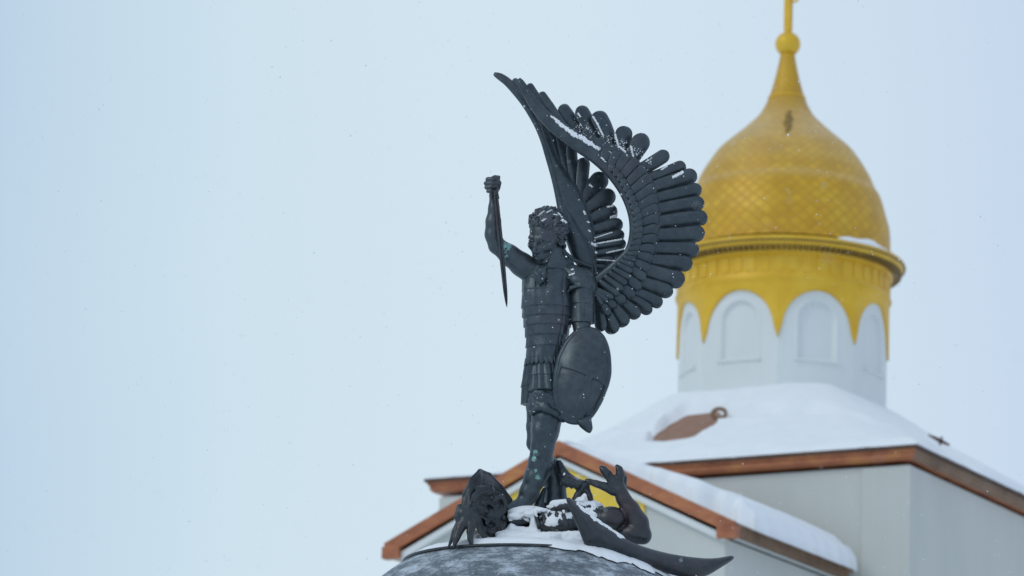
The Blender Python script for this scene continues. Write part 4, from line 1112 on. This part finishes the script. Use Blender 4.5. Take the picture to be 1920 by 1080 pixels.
# ---- snow on the cap: height field in plan, thinner towards the rim, spilling over on the right
n_r, n_a = 70, 200; V = []
for i in range(n_r):
    r = i / (n_r - 1)
    for k_ in range(n_a):
        a = 2 * math.pi * k_ / n_a
        sp = .10 * max(0, math.sin((a - 1.0))) if False else 0
        edge_ = RIMR * (.985 + .012 * mnoise.noise(Vector((math.cos(a) * 3, math.sin(a) * 3, 4))))
        side = max(0.0, math.cos(a + .55)) ** 4            # towards the right and the camera
        edge_ *= 1 + .20 * side * (1 + .5 * mnoise.noise(Vector((a * 6, 0, 1))) + .35 * mnoise.noise(Vector((a * 25, 0, 5))))
        rr_ = edge_ * r; x, y = rr_ * math.cos(a), rr_ * math.sin(a)
        zb = cap_h(rr_) if rr_ < RIMR else cz0 + math.sqrt(max(SR ** 2 - rr_ ** 2, 0)) + .01
        t = .05 * min(1, (1 - r) / .08) ** .5 if r < 1 else 0
        t += .02 * mnoise.noise(Vector((x * 2.2, y * 2.2, 8.5))) * min(1, (1 - r) * 8) + .012 * mnoise.noise(Vector((x * 9, y * 9, 2.5))) * min(1, (1 - r) * 8)
        V.append((x, y, zb + t - .012 + (.02 if r > .9 else 0)))
Vw = np.array(V) + np.array([RIMC[0], RIMC[1], 0])
f = grid_faces(n_r, n_a, True)
capsnow = mesh_obj('pedestal_snow', Vw, f, SNOW, fix=True); tag(capsnow, 'wind packed snow covering the domed bronze cap of the stone pedestal', 'snow', kind='stuff')
# ---- snow caught on the beast: a crust lifted off its upper faces
def fbm(p, sc, seed):
    return np.array([mnoise.fractal(Vector((x * sc, y * sc, z * sc + seed)), 1.0, 2.0, 4) for x, y, z in p])
def crust(q, f, W, h):
    """q px-space points, f faces, W weight per point: where W > 0 lay snow up to h thick"""
    q = np.asarray(q); f = np.asarray(f)
    w = np.clip(W, -.2, 1)
    tri = q[f]; fn = np.cross(tri[:, 2] - tri[:, 0], tri[:, 3] - tri[:, 1])
    vn = np.zeros_like(q)
    for i in range(4): np.add.at(vn, f[:, i], fn)
    vn /= np.linalg.norm(vn, axis=1)[:, None] + 1e-9
    keep = (w[f] > -.08).all(axis=1) & (w[f].max(axis=1) > 0)
    off = h * np.clip(w * 2.2, -.4, 1)
    out = q + vn * off[:, None] + v3(0, -1, 0) * (np.clip(off, 0, None) * .5)[:, None]
    used = np.unique(f[keep]); m = -np.ones(len(q), int); m[used] = np.arange(len(used))
    return out[used], m[f[keep]]
def normals(q, f):
    tri = q[f]; fn = np.cross(tri[:, 2] - tri[:, 0], tri[:, 3] - tri[:, 1]); vn = np.zeros_like(q)
    for i in range(4): np.add.at(vn, f[:, i], fn)
    return vn / (np.linalg.norm(vn, axis=1)[:, None] + 1e-9)
bn = normals(bq, bfc)
nz_ = fbm(bq, .045, 3.0)
reg = np.clip((bq[:, 0] - 945) / 10, 0, 1) * np.clip((1135 - bq[:, 0]) / 20, 0, 1) * np.clip((bq[:, 1] - 934) / 6, 0, 1)
W_ = (-bn[:, 1]) * .9 - .26 + 1.1 * nz_ - 1.3 * (1 - reg)
W_ = np.where((bq[:, 0] > 1135) & (bq[:, 0] < 1200) & (bq[:, 1] > 965), -bn[:, 1] * .8 - .55 + .5 * nz_, W_)
W_ = np.where((bq[:, 0] < 948), -bn[:, 1] - 1.1 + .4 * nz_, W_)
cq, cf = crust(bq, bfc, W_, 3.2)
cn = normals(crq, crf); nz2 = fbm(crq, .05, 8.0)
lip = np.interp(crq[:, 0], [c_[0] for c_ in cres[2:20]], [c_[1] for c_ in cres[2:20]])
W2 = np.clip(1 - (crq[:, 1] - lip) / 5.5, -1, 1) * .6 - .15 + .5 * nz2 - np.clip((crq[:, 0] - 1165) / 15, 0, 2) - np.clip((1082 - crq[:, 0]) / 8, 0, 2)
cq2, cf2 = crust(crq, crf, W2, 1.8)
Sn = Vol((870, 925, -95), (1185, 1050, 40), 2.0)
rg = random.Random(9)
for _ in range(60):
    x = rg.uniform(946, 1094); y = 1008 + rg.uniform(-5, 10) - 5 * math.exp(-((x - 955) / 18) ** 2); Sn.ell((x, y, rg.uniform(-60, -20)), (rg.uniform(12, 26), rg.uniform(4, 7), rg.uniform(10, 18)), 6)
for _ in range(30):
    Sn.ell((rg.uniform(888, 940), 1005 + rg.uniform(-2, 6), rg.uniform(5, 20)), (rg.uniform(9, 16), rg.uniform(5, 9), 10), 6); Sn.ell((rg.uniform(892, 1090), 1010 + rg.uniform(-3, 4), rg.uniform(-10, 14)), (rg.uniform(12, 22), rg.uniform(5, 8), 12), 6)
for x, y, a, b_ in ((965, 968, 14, 7), (992, 964, 12, 6), (1000, 980, 6, 12), (1012, 957, 16, 5), (960, 990, 8, 10), (984, 1000, 16, 8), (1090, 938, 10, 6), (1062, 942, 18, 5), (1096, 930, 4, 5), (1040, 950, 16, 4), (972, 998, 30, 11), (1003, 996, 12, 14), (1090, 1004, 14, 8)):
    Sn.ell((x, y, -26 if y > 950 else -14), (a, b_, 14), 6)
q, f = Sn.mesh(1)
q = q + normals(q, f) * (1.6 * fbm(q, .12, 5.0))[:, None]
V_, F_ = joinm([(P(shiftd(cq, beast)), cf), (P(cq2), cf2), (P(shiftd(q, beast)), f)])
tag(mesh_obj('beast_snow', V_, F_, SNOW), 'snow drifted over the belly and limbs of the fallen bronze beast', 'snow', kind='stuff')
# ---- crusts of snow on the figure, laid on the bronze surface that is met there
bpy.context.view_layer.update()
VV, FF, nn = [], [], 0
for o in list(bpy.data.objects):
    if o.type == 'MESH' and (o.parent in (angel, wing1, wing2, cuir)):
        # vertices were stored relative to the statue's empty
        base = np.array(angel.location)
        v = np.empty(len(o.data.vertices) * 3); o.data.vertices.foreach_get('co', v); v = v.reshape(-1, 3) + base
        VV.append(v); FF += [tuple(i + nn for i in p.vertices) for p in o.data.polygons]; nn += len(v)
VV = np.concatenate(VV); bvh = BVHTree.FromPolygons([tuple(v) for v in VV], FF)
def surf(px, py):
    r = rays(px, py); r = r / np.linalg.norm(r)
    h = bvh.ray_cast(Vector(CAM), Vector(r)); return (np.array(h[0]), np.array(h[1])) if h[0] is not None else (None, None)
flakes = []
def lump(px, py, rx, ry, rd, seed, rot=0.0):
    c, nrm = surf(px, py)
    if c is None: return
    me_v, me_f = [], []
    n1, n2 = 7, 10; rs_ = random.Random(seed)
    ph = [rs_.uniform(0, 6) for _ in range(4)]
    for i in range(n1):
        la = -math.pi / 2 + math.pi * i / (n1 - 1)
        for k_ in range(n2):
            lo = 2 * math.pi * k_ / n2; w = 1 + .28 * math.sin(3 * lo + ph[0]) + .2 * math.sin(5 * lo + ph[1] + la * 2)
            x, z = math.cos(la) * math.cos(lo) * rx * w, math.cos(la) * math.sin(lo) * ry * w
            x, z = x * math.cos(rot) - z * math.sin(rot), x * math.sin(rot) + z * math.cos(rot)
            me_v.append((c[0] + x * SPX, c[1] + math.sin(la) * rd * SPX, c[2] + z * SPX))
    flakes.append((np.array(me_v), grid_faces(n1, n2, True)))
rg = random.Random(21)
# long drift along the top of the near wing
drift = spline([(1032, 217, 0), (1050, 232, 0), (1070, 248, 0), (1092, 260, 0), (1112, 273, 0), (1130, 282, 0), (1150, 287, 0)], 60)
for i, p in enumerate(drift):
    s = i / 59; w = 6.0 * math.sin(math.pi * min(1, s * 1.05)) ** .6 + .8
    for j in range(2 if mnoise.noise(Vector((i * .31, 2.2, 0))) > -.28 * (1 if 10 < i < 50 else .2) else 0): lump(p[0] + rg.uniform(-1, 1), p[1] + rg.uniform(-.5, .5) * w, 4.4, w * rg.uniform(.3, .6), 2.2, i * 7 + j, -.65)
for _ in range(190):
    s = rg.random(); x = 1075 + 150 * s; y = 232 + 66 * s + rg.gauss(0, 7); r = rg.uniform(.4, 1.2)
    lump(x, y, r * rg.uniform(1, 1.6), r, 1.2, _, rg.uniform(-1, .3))
for (x0, y0, x1, y1, w) in ((1112, 219, 1120, 232, 2.0), (1120, 232, 1130, 253, 1.6), (1153, 250, 1160, 276, 2.2), (1183, 275, 1187, 293, 3.0), (1160, 274, 1172, 285, 2.6), (1084, 213, 1088, 219, 1.6), (1240, 318, 1250, 312, 1.6), (1262, 332, 1280, 323, 3.4), (1212, 303, 1216, 300, 1.5), (1128, 296, 1135, 303, 1.4),
                            (1145, 407, 1160, 403, 4.6), (1140, 388, 1149, 386, 2.2), (1116, 446, 1147, 436, 1.2), (1112, 458, 1165, 449, 2.0), (1110, 457, 1118, 461, 3.2), (1117, 473, 1118, 474, 2.8), (1138, 474, 1170, 467, 1.7), (1120, 487, 1152, 489, 1.4), (1106, 347, 1110, 350, 2.4), (1095, 397, 1097, 401, 2.2), (1102, 416, 1104, 417, 1.8), (1104, 432, 1106, 434, 1.6),
                            (1009, 405, 1020, 396, 1.2), (1026, 398, 1034, 394, 1.2), (1017, 414, 1023, 410, 1.2), (1039, 402, 1044, 403, 1.4), (1047, 400, 1053, 407, 2.0), (1055, 413, 1061, 417, 3.4), (1072, 506, 1074, 505, 2.0), (1068, 516, 1076, 513, 2.0)):
    L = max(1, int(math.hypot(x1 - x0, y1 - y0) / 2.0))
    for i in range(L + 1): lump(x0 + (x1 - x0) * i / L, y0 + (y1 - y0) * i / L, 2.2, w * rg.uniform(.7, 1.1), 1.6, int(x0) + i, 0)
for _ in range(170):
    x, y = rg.uniform(960, 1320), rg.uniform(200, 900); r = rg.uniform(.5, 1.2); lump(x, y, r, r * rg.uniform(.7, 1.5), .8, _ + 900, rg.uniform(0, 3))
tag(mesh_obj('statue_snow', *joinm(flakes), SNOW, fix=True), 'crusts and specks of snow caught in the feathers, hair and armour of the warrior statue', 'snow', kind='stuff')

# ------------------------------------------------------------------ falling snow
FL, nt2 = simple('snowflake', [(.3, (.85, .88, .92)), (.7, (.9, .92, .95))], .8, 5), 0
rg = np.random.default_rng(5)
oct_v = np.array([(1, 0, 0), (0, 1, 0), (-1, 0, 0), (0, -1, 0), (0, 0, 1), (0, 0, -1)], float)
oct_f = np.array([(0, 1, 4), (1, 2, 4), (2, 3, 4), (3, 0, 4), (1, 0, 5), (2, 1, 5), (3, 2, 5), (0, 3, 5)])
Vs, Fs = [], []; nb = 0
for i in range(2600):
    Y = rg.choice([rg.uniform(14, 40), rg.uniform(36, 60), rg.uniform(60, 92)], p=[.22, .48, .30])
    hx = Y * .155; hz = Y * .10
    c = np.array([rg.uniform(-hx, hx), Y, 1.6 + Y * math.tan(PITCH) + rg.uniform(-hz, hz)])
    r = rg.uniform(.0022, .0062) * (1 if Y < 60 else 1.5)
    if Y < 36: r *= .8
    if rg.random() < .12: r *= 1.6
    sc = np.array([1, 1, rg.uniform(.9, 1.9)]); th_ = rg.uniform(-.5, .9)
    v = oct_v * sc * r * rg.uniform(.8, 1.3, (6, 1)); x = v[:, 0] * math.cos(th_) + v[:, 2] * math.sin(th_); z = -v[:, 0] * math.sin(th_) + v[:, 2] * math.cos(th_)
    Vs.append(np.stack([x, v[:, 1], z], -1) + c); Fs.append(oct_f + nb); nb += 6
tag(mesh_obj('falling_snow', np.concatenate(Vs), np.concatenate(Fs), FL, None, True), 'small white snowflakes drifting down through the air', 'snow', kind='stuff')
